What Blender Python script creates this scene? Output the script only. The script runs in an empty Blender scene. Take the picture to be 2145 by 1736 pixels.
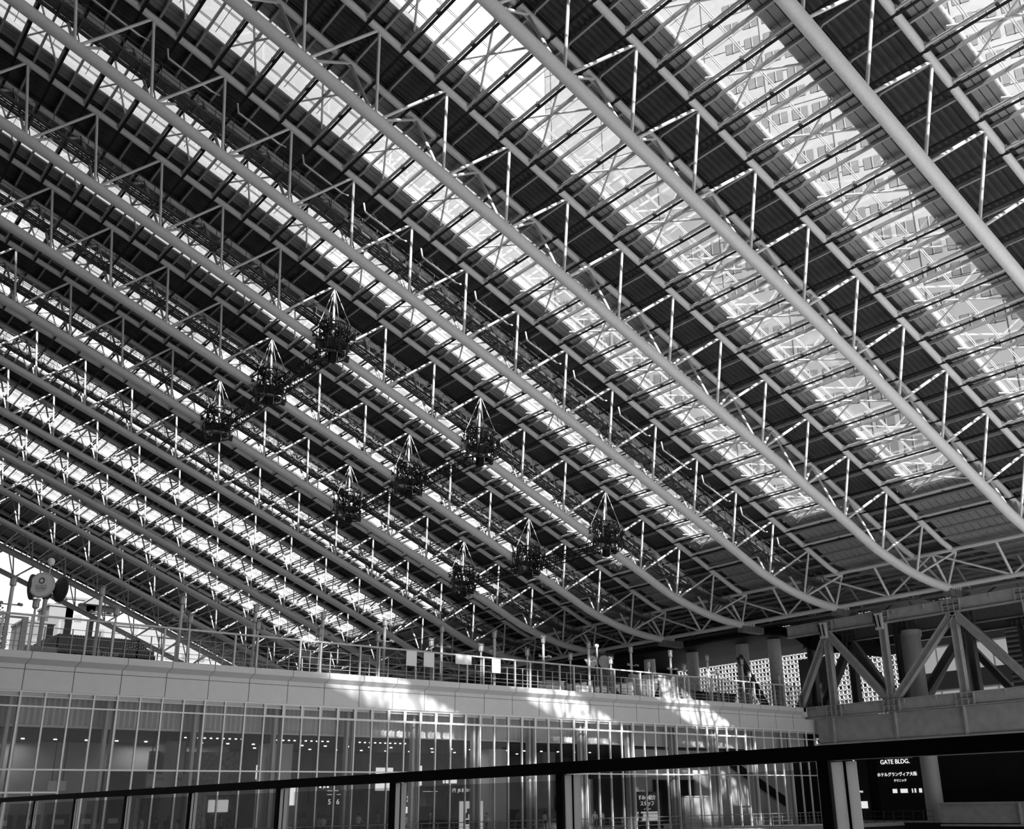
import bpy, math, random
from math import sin, cos, pi, radians
from mathutils import Vector, Matrix
random.seed(7)
scene = bpy.context.scene
COL = scene.collection
FLOOR = 2.05                       # concourse floor lies this far below the lens; everything is lifted by it at the end

# ------------------------------------------------------------------ camera
TH, RO, AZ = .34156, -.01642, .87925
F_PX, CX, CY = 2096.8, 1141.5, 939.2
hd = Vector((cos(AZ), sin(AZ), 0)); rt = Vector((sin(AZ), -cos(AZ), 0)); zz = Vector((0, 0, 1))
fw = hd*cos(TH) + zz*sin(TH); up = -hd*sin(TH) + zz*cos(TH)
r2 = rt*cos(RO) + up*sin(RO); u2 = -rt*sin(RO) + up*cos(RO)
cd = bpy.data.cameras.new('camera'); cam = bpy.data.objects.new('camera', cd); COL.objects.link(cam)
cd.sensor_fit = 'HORIZONTAL'; cd.sensor_width = 36
cd.lens = F_PX/2145*36
cd.shift_x = -(CX-1072.5)/2145; cd.shift_y = (CY-868)/2145
cd.clip_end = 3000; cd.clip_start = .05
cam.matrix_world = Matrix((( r2.x, u2.x, -fw.x, 0), (r2.y, u2.y, -fw.y, 0), (r2.z, u2.z, -fw.z, 0), (0, 0, 0, 1)))
scene.camera = cam

# ------------------------------------------------------------------ light
world = bpy.data.worlds.new('sky'); scene.world = world; world.use_nodes = True
nt = world.node_tree; nt.nodes.clear()
wo = nt.nodes.new('ShaderNodeOutputWorld'); bg = nt.nodes.new('ShaderNodeBackground')
tc = nt.nodes.new('ShaderNodeTexCoord'); nz = nt.nodes.new('ShaderNodeTexNoise'); rp = nt.nodes.new('ShaderNodeValToRGB')
nz.inputs['Scale'].default_value = 2.2; nz.inputs['Detail'].default_value = 5
rp.color_ramp.elements[0].position = .35; rp.color_ramp.elements[0].color = (.80, .80, .80, 1)
rp.color_ramp.elements[1].position = .65; rp.color_ramp.elements[1].color = (1, 1, 1, 1)
nt.links.new(tc.outputs['Generated'], nz.inputs['Vector']); nt.links.new(nz.outputs['Fac'], rp.inputs['Fac'])
nt.links.new(rp.outputs['Color'], bg.inputs['Color']); bg.inputs['Strength'].default_value = 1.0
nt.links.new(bg.outputs['Background'], wo.inputs['Surface'])
sd = bpy.data.lights.new('sun', 'SUN'); sd.energy = 13.0; sd.angle = radians(.6)
sun = bpy.data.objects.new('sun', sd); COL.objects.link(sun)
sun.rotation_euler = Vector((.208, 1, -.625)).to_track_quat('-Z', 'Y').to_euler()
sun.location = (-20, -60, 60)
scene.view_settings.view_transform = 'Standard'; scene.view_settings.look = 'None'
scene.view_settings.exposure = 0.42; scene.view_settings.gamma = 1.0
scene.view_settings.use_curve_mapping = False
scene.cycles.max_bounces = 6; scene.cycles.transparent_max_bounces = 24
scene.cycles.diffuse_bounces = 3; scene.cycles.glossy_bounces = 2

# ------------------------------------------------------------------ materials
def mat(name, v, rough=.6, metal=0., noise=0., scale=3., spec=.5):
    m = bpy.data.materials.new(name); m.use_nodes = True; n = m.node_tree; b = n.nodes['Principled BSDF']
    b.inputs['Roughness'].default_value = rough; b.inputs['Metallic'].default_value = metal
    b.inputs['Specular IOR Level'].default_value = spec
    if noise:
        t = n.nodes.new('ShaderNodeTexCoord'); x = n.nodes.new('ShaderNodeTexNoise'); r = n.nodes.new('ShaderNodeValToRGB')
        x.inputs['Scale'].default_value = scale; x.inputs['Detail'].default_value = 4
        lo, hi = max(0, v*(1-noise)), min(1, v*(1+noise))
        r.color_ramp.elements[0].position = .3; r.color_ramp.elements[0].color = (lo, lo, lo, 1)
        r.color_ramp.elements[1].position = .7; r.color_ramp.elements[1].color = (hi, hi, hi, 1)
        n.links.new(t.outputs['Object'], x.inputs['Vector']); n.links.new(x.outputs['Fac'], r.inputs['Fac'])
        n.links.new(r.outputs['Color'], b.inputs['Base Color'])
    else:
        b.inputs['Base Color'].default_value = (v, v, v, 1)
    return m
def emit(name, v, s):
    m = bpy.data.materials.new(name); m.use_nodes = True; n = m.node_tree; n.nodes.clear()
    o = n.nodes.new('ShaderNodeOutputMaterial'); e = n.nodes.new('ShaderNodeEmission')
    e.inputs['Color'].default_value = (v, v, v, 1); e.inputs['Strength'].default_value = s
    n.links.new(e.outputs[0], o.inputs['Surface']); return m
def glass(name, tint, refl, rough=.02):
    m = bpy.data.materials.new(name); m.use_nodes = True; n = m.node_tree; n.nodes.clear()
    o = n.nodes.new('ShaderNodeOutputMaterial'); mx = n.nodes.new('ShaderNodeMixShader')
    t = n.nodes.new('ShaderNodeBsdfTransparent'); g = n.nodes.new('ShaderNodeBsdfGlossy'); f = n.nodes.new('ShaderNodeFresnel')
    mu = n.nodes.new('ShaderNodeMath'); mu.operation = 'MULTIPLY'; mu.inputs[1].default_value = refl
    f.inputs['IOR'].default_value = 1.5
    t.inputs['Color'].default_value = (tint, tint, tint, 1); g.inputs['Color'].default_value = (.9, .9, .9, 1)
    g.inputs['Roughness'].default_value = rough
    n.links.new(f.outputs[0], mu.inputs[0]); n.links.new(mu.outputs[0], mx.inputs['Fac'])
    n.links.new(t.outputs[0], mx.inputs[1]); n.links.new(g.outputs[0], mx.inputs[2]); n.links.new(mx.outputs[0], o.inputs['Surface'])
    return m
def frosted(name):
    m = glass(name, .92, 0.); n = m.node_tree; o = n.nodes['Material Output']; mx = n.nodes['Mix Shader']
    d = n.nodes.new('ShaderNodeBsdfDiffuse'); d.inputs['Color'].default_value = (.9, .9, .9, 1); m2 = n.nodes.new('ShaderNodeMixShader'); m2.inputs['Fac'].default_value = .3
    n.links.new(mx.outputs[0], m2.inputs[1]); n.links.new(d.outputs[0], m2.inputs[2]); n.links.new(m2.outputs[0], o.inputs['Surface']); return m
def opal(name, v):
    m = mat(name, v, .5); n = m.node_tree; o = n.nodes['Material Output']; p = n.nodes['Principled BSDF']
    t = n.nodes.new('ShaderNodeBsdfTranslucent'); t.inputs['Color'].default_value = (v, v, v, 1); x = n.nodes.new('ShaderNodeMixShader'); x.inputs['Fac'].default_value = .7
    n.links.new(p.outputs[0], x.inputs[1]); n.links.new(t.outputs[0], x.inputs[2]); n.links.new(x.outputs[0], o.inputs['Surface']); return m
MT = dict(opal=opal('opal_glass_edge', .85), 
    tube=mat('pale_grey_paint', .62, .45, noise=.06, scale=9), strut=mat('strut_paint', .62, .4),
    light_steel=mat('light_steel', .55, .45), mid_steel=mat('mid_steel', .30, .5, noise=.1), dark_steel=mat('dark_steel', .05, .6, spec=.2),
    catwalk_steel=mat('catwalk_steel', .09, .6, spec=.2), black=mat('black_metal', .012, .6, spec=.15), rail_black=mat('black_rail_paint', .006, .6, spec=.08),
    deck=mat('corrugated_deck', .075, .7, noise=.08, scale=1., spec=.1), plank=mat('soffit_plank', .24, .7, noise=.06, scale=2., spec=.12),
    roof_top=mat('roof_skin', .06, .8, spec=.1), white=mat('white_paint', .82, .5), curb=frosted('frosted_upstand'),
    fascia=mat('fascia_panel', .68, .5, noise=.03, scale=2.), groove=mat('panel_joint', .06, .8), fascia_shade=mat('fascia_bevel_shade', .55, .5),
    mullion=mat('aluminium_mullion', .88, .4), ground=mat('track_bed', .06, .9, noise=.3, scale=.2), bounce_floor=mat('pale_bounce_slab', .7, .8, noise=.1, scale=.3), floor=mat('stone_floor', .34, .6, noise=.1, scale=1.),
    wall_back=mat('concourse_back_wall', .05, .7, noise=.5, scale=.6), wall_mid=mat('interior_wall', .17, .6, noise=.25, scale=.5), wall_dark=mat('interior_dark_wall', .02, .7, spec=.12), wall_pale=mat('pale_wall', .58, .6, noise=.05, scale=1),
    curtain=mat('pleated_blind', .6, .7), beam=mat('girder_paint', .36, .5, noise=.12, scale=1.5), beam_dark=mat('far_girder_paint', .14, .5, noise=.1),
    canopy=mat('dark_canopy', .008, .7, spec=.08), column_grey=mat('steel_column_paint', .36, .5), column=mat('column_cladding', .85, .4, noise=.08), checker=mat('white_screen_wall', .5, .6),
    hole=mat('screen_window', .008, .5, spec=.1), hole2=mat('screen_window_pale', .07, .6), ext=mat('pale_tower', .21, .7, noise=.05, scale=.3), ext_win=mat('tower_window', .11, .5),
    bgrey=mat('grey_building', .10, .8, noise=.05), bwhite=mat('white_building', .19, .8, noise=.04),
    skyglass=glass('skylight_glass', .93, .4), glass=glass('curtain_glass', .86, .7), railglass=glass('rail_glass', .86, .35),
    lamp=mat('frosted_lamp', .55, .4), glow=emit('downlight', 1, 4), text=emit('lit_lettering', 1, .9), screen=emit('lit_panel', .8, .75),
    ink=mat('dark_ink', .03, .6), ivory=mat('dial_white', .88, .5), leaf=mat('leaf', .30, .8, noise=.5, scale=3), trunk=mat('bark', .1, .9),
    skin=mat('skin', .32, .6), hair=mat('hair', .02, .6), shirt_w=mat('white_cloth', .72, .8), shirt_g=mat('grey_cloth', .2, .8), shirt_d=mat('dark_cloth', .04, .8),
    trouser=mat('trouser_cloth', .05, .8), sign=mat('sign_black', .015, .5), gold=mat('brick_dim', .12, .8, noise=.4, scale=4))

# ------------------------------------------------------------------ mesh helpers
class M:
    def __init__(s): s.v = []; s.f = []; s.sm = []; s.mi = []
    def add(s, vs, fs, smooth=False, mi=0):
        o = len(s.v); s.v += [tuple(v) for v in vs]; s.f += [tuple(i+o for i in f) for f in fs]
        s.sm += [smooth]*len(fs); s.mi += [mi]*len(fs); return s
    def box(s, a, b, mi=0):
        x0, y0, z0 = a; x1, y1, z1 = b
        return s.add([(x0,y0,z0),(x1,y0,z0),(x1,y1,z0),(x0,y1,z0),(x0,y0,z1),(x1,y0,z1),(x1,y1,z1),(x0,y1,z1)],
              [(0,3,2,1),(4,5,6,7),(0,1,5,4),(1,2,6,5),(2,3,7,6),(3,0,4,7)], False, mi)
    def tube(s, pts, r, n=10, cap=True, rs=None, mi=0):
        pts = [Vector(p) for p in pts]; k = len(pts); rings = []
        t0 = (pts[1]-pts[0]).normalized(); ref = Vector((0, 0, 1)) if abs(t0.z) < .9 else Vector((1, 0, 0))
        for i, p in enumerate(pts):
            t = (pts[min(i+1, k-1)]-pts[max(i-1, 0)]).normalized()
            a = t.cross(ref).normalized(); b = a.cross(t)
            R = rs[i] if rs else r
            rings.append([p+a*(R*cos(2*pi*j/n))+b*(R*sin(2*pi*j/n)) for j in range(n)])
        vs = [v for g in rings for v in g]
        fs = [(i*n+j, i*n+(j+1) % n, (i+1)*n+(j+1) % n, (i+1)*n+j) for i in range(k-1) for j in range(n)]
        s.add(vs, fs, n > 5, mi)
        if cap: s.add(rings[0], [tuple(range(n))], False, mi); s.add(rings[-1], [tuple(range(n-1, -1, -1))], False, mi)
        return s
    def bar(s, a, b, w, h=None, mi=0):                # rectangular bar, w across, h vertical
        h = h or w; a = Vector(a); b = Vector(b); t = (b-a).normalized()
        ref = Vector((0, 0, 1)) if abs(t.z) < .95 else Vector((0, 1, 0))
        c = t.cross(ref).normalized(); d = c.cross(t)
        vs = [p+c*(sx*w/2)+d*(sz*h/2) for p in (a, b) for sx, sz in ((-1,-1),(1,-1),(1,1),(-1,1))]
        return s.add(vs, [(0,1,2,3),(7,6,5,4),(0,4,5,1),(1,5,6,2),(2,6,7,3),(3,7,4,0)], False, mi)
    def hbeam(s, a, b, w, h, t=.05):                  # H section
        a = Vector(a); b = Vector(b); d = (b-a).normalized(); ref = Vector((0,0,1)) if abs(d.z) < .95 else Vector((0,1,0))
        c = d.cross(ref).normalized(); e = c.cross(d)
        s.bar(a+e*(h/2), b+e*(h/2), w, t); s.bar(a-e*(h/2), b-e*(h/2), w, t); s.bar(a, b, t, h); return s
    def hmember(s, a, b, w, t=.06):                   # upright/diagonal H in a plane x=const, flanges facing the viewer side
        a = Vector(a); b = Vector(b); d = (b-a).normalized(); c = Vector((1, 0, 0)); e = c.cross(d).normalized()
        for sgn in (-1, 1):
            o = e*(sgn*w/2); vs = []
            for p in (a, b):
                for u, v in ((-w/2, -t/2), (w/2, -t/2), (w/2, t/2), (-w/2, t/2)): vs.append(p+o+c*u+e*v)
            s.add(vs, [(0,1,2,3),(7,6,5,4),(0,4,5,1),(1,5,6,2),(2,6,7,3),(3,7,4,0)])
        vs = []
        for p in (a, b):
            for u, v in ((-t/2, -w/2), (t/2, -w/2), (t/2, w/2), (-t/2, w/2)): vs.append(p+c*u+e*v)
        s.add(vs, [(0,1,2,3),(7,6,5,4),(0,4,5,1),(1,5,6,2),(2,6,7,3),(3,7,4,0)])
        return s
    def lathe(s, c, prof, n=16, mi=0, axis=None):
        c = Vector(c); q = Matrix.Identity(3) if axis is None else Vector(axis).to_track_quat('Z', 'Y').to_matrix()
        vs = [c+q@Vector((r*cos(2*pi*j/n), r*sin(2*pi*j/n), z)) for r, z in prof for j in range(n)]
        fs = [(i*n+j, i*n+(j+1) % n, (i+1)*n+(j+1) % n, (i+1)*n+j) for i in range(len(prof)-1) for j in range(n)]
        s.add(vs, fs, True, mi)
        s.add(vs[:n], [tuple(range(n-1, -1, -1))], False, mi); s.add(vs[-n:], [tuple(range(n))], False, mi); return s
    def build(s, name, m, parent=None, loc=None):
        me = bpy.data.meshes.new(name)
        o = bpy.data.objects.new(name, me); COL.objects.link(o)
        off = Vector((0, 0, 0))
        if parent is not None:
            p = parent
            while p is not None: off += Vector(p.location); p = p.parent
            o.parent = parent
        elif loc is not None: off = Vector(loc); o.location = loc
        me.from_pydata([tuple(Vector(v)-off) for v in s.v], [], s.f); me.update()
        me.polygons.foreach_set('use_smooth', s.sm)
        for k in (m if isinstance(m, (list, tuple)) else [m]): me.materials.append(MT[k])
        if max(s.mi, default=0) > 0: me.polygons.foreach_set('material_index', s.mi)
        return o
def tag(o, label=None, cat=None, group=None, kind=None):
    if label: o['label'] = label
    if cat: o['category'] = cat
    if group: o['group'] = group
    if kind: o['kind'] = kind
    return o
def thing(name, label, cat, loc, group=None):
    o = bpy.data.objects.new(name, None); COL.objects.link(o); o.location = loc; o.empty_display_size = .3
    return tag(o, label, cat, group)
def struct(name, m, mats): return tag(m.build(name, mats), kind='structure')
KIDS = {}
def kids(o):
    if o.name not in KIDS: KIDS[o.name] = [c for c in bpy.data.objects if c.parent == o]
    return KIDS[o.name]
def dup(o, loc, label=None, parent=None, group=None):
    c = o.copy(); COL.objects.link(c)
    if parent is not None: c.parent = parent
    if loc is not None: c.location = loc
    if label: c['label'] = label
    if group: c['group'] = group
    for k in kids(o): dup(k, None, None, c)
    return c
def text(body, size, mats, origin, right, upv, name, parent=None, ext=.01, align='CENTER'):
    cu = bpy.data.curves.new(name, 'FONT'); cu.body = body; cu.size = size; cu.extrude = ext; cu.align_x = align; cu.align_y = 'CENTER'
    cu.materials.append(MT[mats]); o = bpy.data.objects.new(name, cu); COL.objects.link(o)
    right = Vector(right).normalized(); upv = Vector(upv).normalized(); n = right.cross(upv)
    mw = Matrix(((right.x, upv.x, n.x, origin[0]), (right.y, upv.y, n.y, origin[1]), (right.z, upv.z, n.z, origin[2]), (0,0,0,1)))
    if parent is not None:
        off = Vector((0,0,0)); p = parent
        while p is not None: off += Vector(p.location); p = p.parent
        o.parent = parent; mw = Matrix.Translation(-off) @ mw
    o.matrix_local = mw
    me = bpy.data.meshes.new_from_object(o.evaluated_get(bpy.context.evaluated_depsgraph_get())) if False else o.to_mesh().copy()
    o.to_mesh_clear(); q = bpy.data.objects.new(name, me); COL.objects.link(q); q.parent = o.parent; q.matrix_local = mw
    if not me.materials: me.materials.append(MT[mats])
    bpy.data.objects.remove(o); q.name = name
    return q

# ------------------------------------------------------------------ roof geometry
S = .72
X0, DX = 26.25968*S, 6.61079*S
DU, DYU, DZU = -1.31773*S, 2.45791*S, 6.03639*S
Y0, PY = 29.02803*S, 15.83222*S
def zs(x):
    t = (x/S-40)/40; return S*50-.39036*(x-40*S)-.44054*S*t*t-.02521*S*t**3
def zl(x):                                      # lower chord, levelling out over the bearing
    if x <= 68: return zs(x)
    if x >= 82: return 17.0
    a = 17.0+.42*(82-x)**2/28.; w = min(1, (x-68)/2.); return zs(x)*(1-w)+a*w
def zu(x):                                      # upper chords
    z = zs(x)+DZU
    z = max(z, 19.72)
    return z
def xi(i): return X0+DX*i
IA, IB = -4, 13
ORD = ['first','second','third','fourth','fifth','sixth','seventh','eighth','ninth','tenth','eleventh','twelfth','thirteenth','fourteenth','fifteenth','sixteenth','seventeenth','eighteenth','nineteenth']+['twentieth']+['twenty-'+q for q in ('first','second','third','fourth','fifth','sixth','seventh','eighth','ninth')]+['thirtieth']+['thirty-'+q for q in ('first','second','third','fourth','fifth','sixth','seventh','eighth','ninth')]+['fortieth']+['forty-'+q for q in ('first','second','third','fourth','fifth','sixth','seventh')]
def yt(j): return Y0+PY*j

# --- one truss, then its copies
base = (xi(0), yt(0), zl(xi(0)))
tr = thing('roof_truss', 'x', 'roof truss', base)
y = yt(0)
xs = [xi(IA)+k*(82.5-xi(IA))/60 for k in range(61)]
M().tube([(x, y, zl(x)) for x in xs], .38, 18).build('lower_chord', 'tube', tr)
xu = [xi(IA)+DU+k*(79.4-xi(IA)-DU)/50 for k in range(51)]
for sy in (-1, 1):
    m = M().tube([(x, y+sy*DYU, zu(x)) for x in xu], .235, 14)
    m.build('upper_chord', 'tube', tr)
for i in range(IA, IB+1):
    xa = xi(i); ua = xa+DU
    if xa > 82: xa = 81.5
    for sy in (-1, 1):
        top = (ua, y+sy*DYU, zu(ua)); bot = (xa, y+sy*.1, zl(xa)+.1)
        M().tube([bot, top], .1, 8, False).build('strut', 'strut', tr)
        if i > IA:
            xb = xi(i-1)
            M().tube([(xb+.25, y+sy*.1, zl(xb)+.05), top], .1, 8, False).build('diagonal', 'strut', tr)
m = M()
for k in range(7):
    x = 81.4+k*.32; m.box((x, y-.42, 16.4), (x+.08, y+.42, 17.25-.08*k))
m.box((80.6, y-.36, 16.3), (83.9, y+.36, 16.95))
m.build('bearing_block', 'beam_dark', tr)
TRUSS = {}
names = {0: 'near the top right corner', 1: 'crossing the upper right, second from that corner', 2: 'running from the top middle to the right girder'}
for j in range(-3, 14):
    if j == 0: o = tr
    else: o = dup(tr, (base[0], yt(j), base[2]))
    TRUSS[j] = o
    if j < 0: o['label'] = 'grey tubular roof truss %s before the top right corner one' % ORD[-j-1]
    else: o['label'] = '%s grey tubular roof truss from the top right corner%s' % (ORD[j], ', a black catwalk inside' if 3 <= j <= 7 else '')
    o['group'] = 'roof trusses'
# --- corrugated decks over each truss, plank soffits beside the skylights
SKA, SKB = 2.0, 1.6                         # skylight edges measured from the L chord of truss j and the R chord of truss j+1
XD = [xi(IA)-2+k*(104-xi(IA))/62 for k in range(63)]
XS0, XS1 = xi(IA)-1.2, xi(11)+.2
def zd(x): return zu(x)
for j in range(-3, 14):
    m = M(); y0 = yt(j)-DYU+.1; y1 = yt(j)+DYU-.1; prof = []; n = 8; w = (y1-y0)/n
    for k in range(n):
        a = y0+k*w; prof += [(a, .62), (a+w*.42, .62), (a+w*.52, .80), (a+w*.9, .80)]
    prof.append((y1, .62)); K = len(prof)
    vs = [(x, py, zd(x)+pz) for x in XD for py, pz in prof]
    m.add(vs, [(a*K+b, a*K+b+1, (a+1)*K+b+1, (a+1)*K+b) for a in range(len(XD)-1) for b in range(K-1)])
    for a, b in zip(XD[:-1], XD[1:]):
        for yy in (y0-.3, y1+.3): m.add([(a, yy, zd(a)+.5), (b, yy, zd(b)+.5), (b, yy, zd(b)+.96), (a, yy, zd(a)+.96)], [(0,1,2,3)], False, 1)
    for a, b in zip(XD[:-1], XD[1:]):          # the weather skin over it
        m.add([(a, y0-.3, zd(a)+.95), (b, y0-.3, zd(b)+.95), (b, y1+.3, zd(b)+.95), (a, y1+.3, zd(a)+.95)], [(0,1,2,3)], False, 1)
    struct('ceiling', m, ['deck', 'roof_top'])
def strip(m, y0, y1, dz, xs, th=.04, mi=0):
    for a, b in zip(xs[:-1], xs[1:]):
        m.add([(a,y0,zd(a)+dz),(b,y0,zd(b)+dz),(b,y1,zd(b)+dz),(a,y1,zd(a)+dz),(a,y0,zd(a)+dz+th),(b,y0,zd(b)+dz+th),(b,y1,zd(b)+dz+th),(a,y1,zd(a)+dz+th)],
              [(0,3,2,1),(4,5,6,7),(0,1,5,4),(2,3,7,6),(1,2,6,5),(3,0,4,7)], False, mi)
for j in range(-3, 13):
    L = yt(j)+DYU; R = yt(j+1)-DYU; m = M()
    A = L+SKA; B = R-SKB
    if not -2 <= j <= 10: A = B = (L+R)/2
    xsa = [x for x in XD if x <= XS1]+[XS1]; xsb = [XS1]+[x for x in XD if x > XS1]
    for (p, q) in ((L+.3, A), (B, R-.3)):
        n = 3; w = (q-p)/n
        for k in range(n): strip(m, p+k*w+.03, p+(k+1)*w-.03, .5, xsa)
        strip(m, p-.3 if p < L+1 else p, q+.3 if q > R-1 else q, .56, xsa, .05, 1)
    n = 11; p, q = L+.3, R-.3; w = (q-p)/n
    for k in range(n): strip(m, p+k*w+.03, p+(k+1)*w-.03, .5, xsb)
    strip(m, p-.3, q+.3, .95, xsb, .05, 1)
    struct('ceiling', m, ['plank', 'roof_top'])
m = M().box((-40, -45, 47), (110, yt(-3)-2, 48)); 
# roof carried on behind the camera
mm = M(); xs_ = [xi(IA)-3, 30, 60, 84, 104]
for a, b in zip(xs_[:-1], xs_[1:]):
    mm.add([(a,-46,zd(a)+.9),(b,-46,zd(b)+.9),(b,yt(-3)-1.6,zd(b)+.9),(a,yt(-3)-1.6,zd(a)+.9)], [(0,1,2,3)])
struct('ceiling', mm, 'deck')

# --- skylights
def make_skylight():
    j = 0; L = yt(j)+DYU; R = yt(j+1)-DYU; A = L+SKA; B = R-SKB
    t = thing('skylight', 'x', 'skylight', (xi(0), yt(j), zl(xi(0))))
    X = [xi(IA)-1.2+k*(XS1-xi(IA)+1.2)/30 for k in range(31)]
    m = M(); 
    for a, b in zip(X[:-1], X[1:]):
        for yy, w in ((A+.03, .06), ((A+B)/2-.06, .04), ((A+B)/2+.06, .04), (B-.62, .04), (B-.5, .04)):
            m.bar((a, yy, zd(a)+.98), (b, yy, zd(b)+.98), w, .05)
    k = IA
    while k <= 11:
        x = xi(k); m.bar((x, A, zd(x)+.98), (x, B, zd(x)+.98), .05, .06); k += .5
    m.build('frame', 'light_steel', t)
    m = M()
    for a, b in zip(X[:-1], X[1:]):
        for (yy, th) in ((B, .06), (A-.06, .06)):
            m.add([(a,yy,zd(a)+.5),(b,yy,zd(b)+.5),(b,yy+th,zd(b)+.5),(a,yy+th,zd(a)+.5),(a,yy,zd(a)+1.0),(b,yy,zd(b)+1.0),(b,yy+th,zd(b)+1.0),(a,yy+th,zd(a)+1.0)],
              [(0,3,2,1),(4,5,6,7),(0,1,5,4),(2,3,7,6),(1,2,6,5),(3,0,4,7)])
    x = XS1; m.box((x, A, zd(x)+.4), (x+.08, B, zd(x)+1.0))
    m.build('curb', 'curb', t)
    k = IA
    while k < 11:
        a, b = xi(k), xi(k+.5)
        M().add([(a+.04,A,zd(a)+1.0),(b-.04,A,zd(b)+1.0),(b-.04,B,zd(b)+1.0),(a+.04,B,zd(a)+1.0)], [(0,1,2,3)]).build('pane', 'skyglass', t)
        k += .5
    for k in range(IA, 12):
        a, b = xi(k-.19)+DU, xi(k+.31)+DU; m = M()
        m.tube([(a, A-.3, zd(a)+.35), (b, B+.2, zd(b)+.35)], .07, 6, False); m.tube([(b, A-.3, zd(b)+.3), (a, B+.2, zd(a)+.3)], .07, 6, False)
        m.build('cross_brace', 'tube', t)
    return t
sk = make_skylight(); sb = sk.location.copy()
for j in range(-2, 11):
    o = sk if j == 0 else dup(sk, (sb[0], yt(j), sb[2]))
    lab = 'long glazed skylight strip between the %s and %s roof trusses from the top right corner' % (ORD[j], ORD[j+1]) if j >= 0 else 'long glazed skylight strip off the right edge, %s before the corner truss' % ORD[-j-1]
    tag(o, lab, 'skylight', 'skylight strips')

# --- cross members
YA, YB = yt(-3)-DYU, yt(13)+DYU
SEG = {}; HN = [0]
def heavy(k):
    x = xi(k)+DU; z = zd(x); t = thing('roof_purlin', 'pale cross pipe with black angle rail, %s line from the high left end' % ORD[HN[0]], 'purlin', (x, yt(0), z), 'heavy cross purlins')
    for j in range(-3, 13):
        L = yt(j)+DYU; R = yt(j+1)-DYU
        if 'pipe' not in SEG:
            m = M(); m.tube([(x, L+.2, z-.07), (x, R-.2, z-.07)], .1, 8); m.box((x-.12, R-.3, z-.18), (x+.12, R-.22, z+.1)); m.box((x-.12, L+.22, z-.18), (x+.12, L+.3, z+.1))
            q = m.build('pipe', 'tube', t); SEG['pipe'] = (q.data, j)
        else:
            q = bpy.data.objects.new('pipe', SEG['pipe'][0]); COL.objects.link(q); q.parent = t; q.location = (0, (j-SEG['pipe'][1])*PY, 0)
    m = M().bar((x+.12, YA, z-.29), (x+.12, YB, z-.29), .17, .05); m.bar((x+.19, YA, z-.25), (x+.19, YB, z-.25), .03, .12)
    m.build('angle_rail', 'black', t)
    m = M()
    for j in range(-3, 13):
        m.box((x-.07, (yt(j)+yt(j+1))/2-.07, z-.28), (x+.14, (yt(j)+yt(j+1))/2+.07, z+.05)); 
        
    tag(m.build('clamp', 'dark_steel', t), kind='stuff'); HN[0] += 1
LN = [0]
def light(k):
    x = xi(k)+DU; z = zd(x); m = M()
    m.bar((x, YA, z+.36), (x, YB, z+.36), .14, .2)
    for j in range(-3, 14):
        for s_ in (-1, 1): m.bar((x-.05, yt(j)+s_*(DYU)-.5*s_, z+.33), (x+.1, yt(j)+s_*(DYU+.05), z+.02), .05)
    tag(m.build('roof_beam', 'mid_steel', None, (x, yt(0), z)), 'slim grey cross beam under the roof deck, %s from the high left end' % ORD[LN[0]], 'roof beam', 'light cross beams'); LN[0] += 1
for i in range(IA, 12):
    heavy(i+.31); heavy(i+.81); light(i+.07); light(i+.57)
for i in (12,):
    light(i-.15); light(i+.07); light(i+.35); light(i+.6)
for i in (13, 14, 15): light(i+.1); light(i+.6)

# --- catwalks inside trusses 3..7
def make_catwalk():
    j = 3; y = yt(j)+.25; t = thing('catwalk', 'x', 'catwalk', (xi(0), yt(j), zl(xi(0))))
    X = [xi(IA)+k*(80-xi(IA))/66 for k in range(67)]
    h = 1.9; m = M()
    for a, b in zip(X[:-1], X[1:]):
        for dy in (-.62, -.45, .45, .62): m.bar((a, y+dy, zl(a)+h), (b, y+dy, zl(b)+h), .06, .14)
        for dy in (-.27, 0, .27): m.bar((a, y+dy, zl(a)+h+.06), (b, y+dy, zl(b)+h+.06), .2, .03)
        m.bar((a, y-.62, zl(a)+h), (b, y+.62, zl(b)+h), .05)
        m.bar((a, y-.62, zl(a)+h-.05), (a, y+.62, zl(a)+h-.05), .08)
    m.build('deck', 'catwalk_steel', t)
    for dy in (-.66, .66):
        m = M()
        for n_, (a, b) in enumerate(zip(X[:-1], X[1:])):
            for hh in (.5, 1.05): m.bar((a, y+dy, zl(a)+h+hh), (b, y+dy, zl(b)+h+hh), .035)
            m.bar((a, y+dy, zl(a)+h), (a, y+dy, zl(a)+h+1.05), .04)
            if n_ % 2: m.bar((a, y+dy, zl(a)+h), (b, y+dy, zl(b)+h+1.05), .025)
        m.build('guard_rail', 'catwalk_steel', t)
    m = M()
    for i in range(IA+1, 13):
        x = xi(i); m.bar((x+.2, y-.4, zl(x)+.3), (x-.2, y-.3, zl(x)+h), .06); m.bar((x-.9, y+.55, zl(x)+h+.3), (x-1.1, y+1.3, zu(x-1)-.1), .05)
    m.build('hanger', 'dark_steel', t)
    return t
cw = make_catwalk(); cb = cw.location.copy()
for j in range(3, 8):
    o = cw if j == 3 else dup(cw, (cb[0], yt(j), cb[2]))
    tag(o, 'black lattice catwalk running inside the %s roof truss from the top right corner' % ORD[j], 'catwalk', 'roof catwalks')

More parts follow.
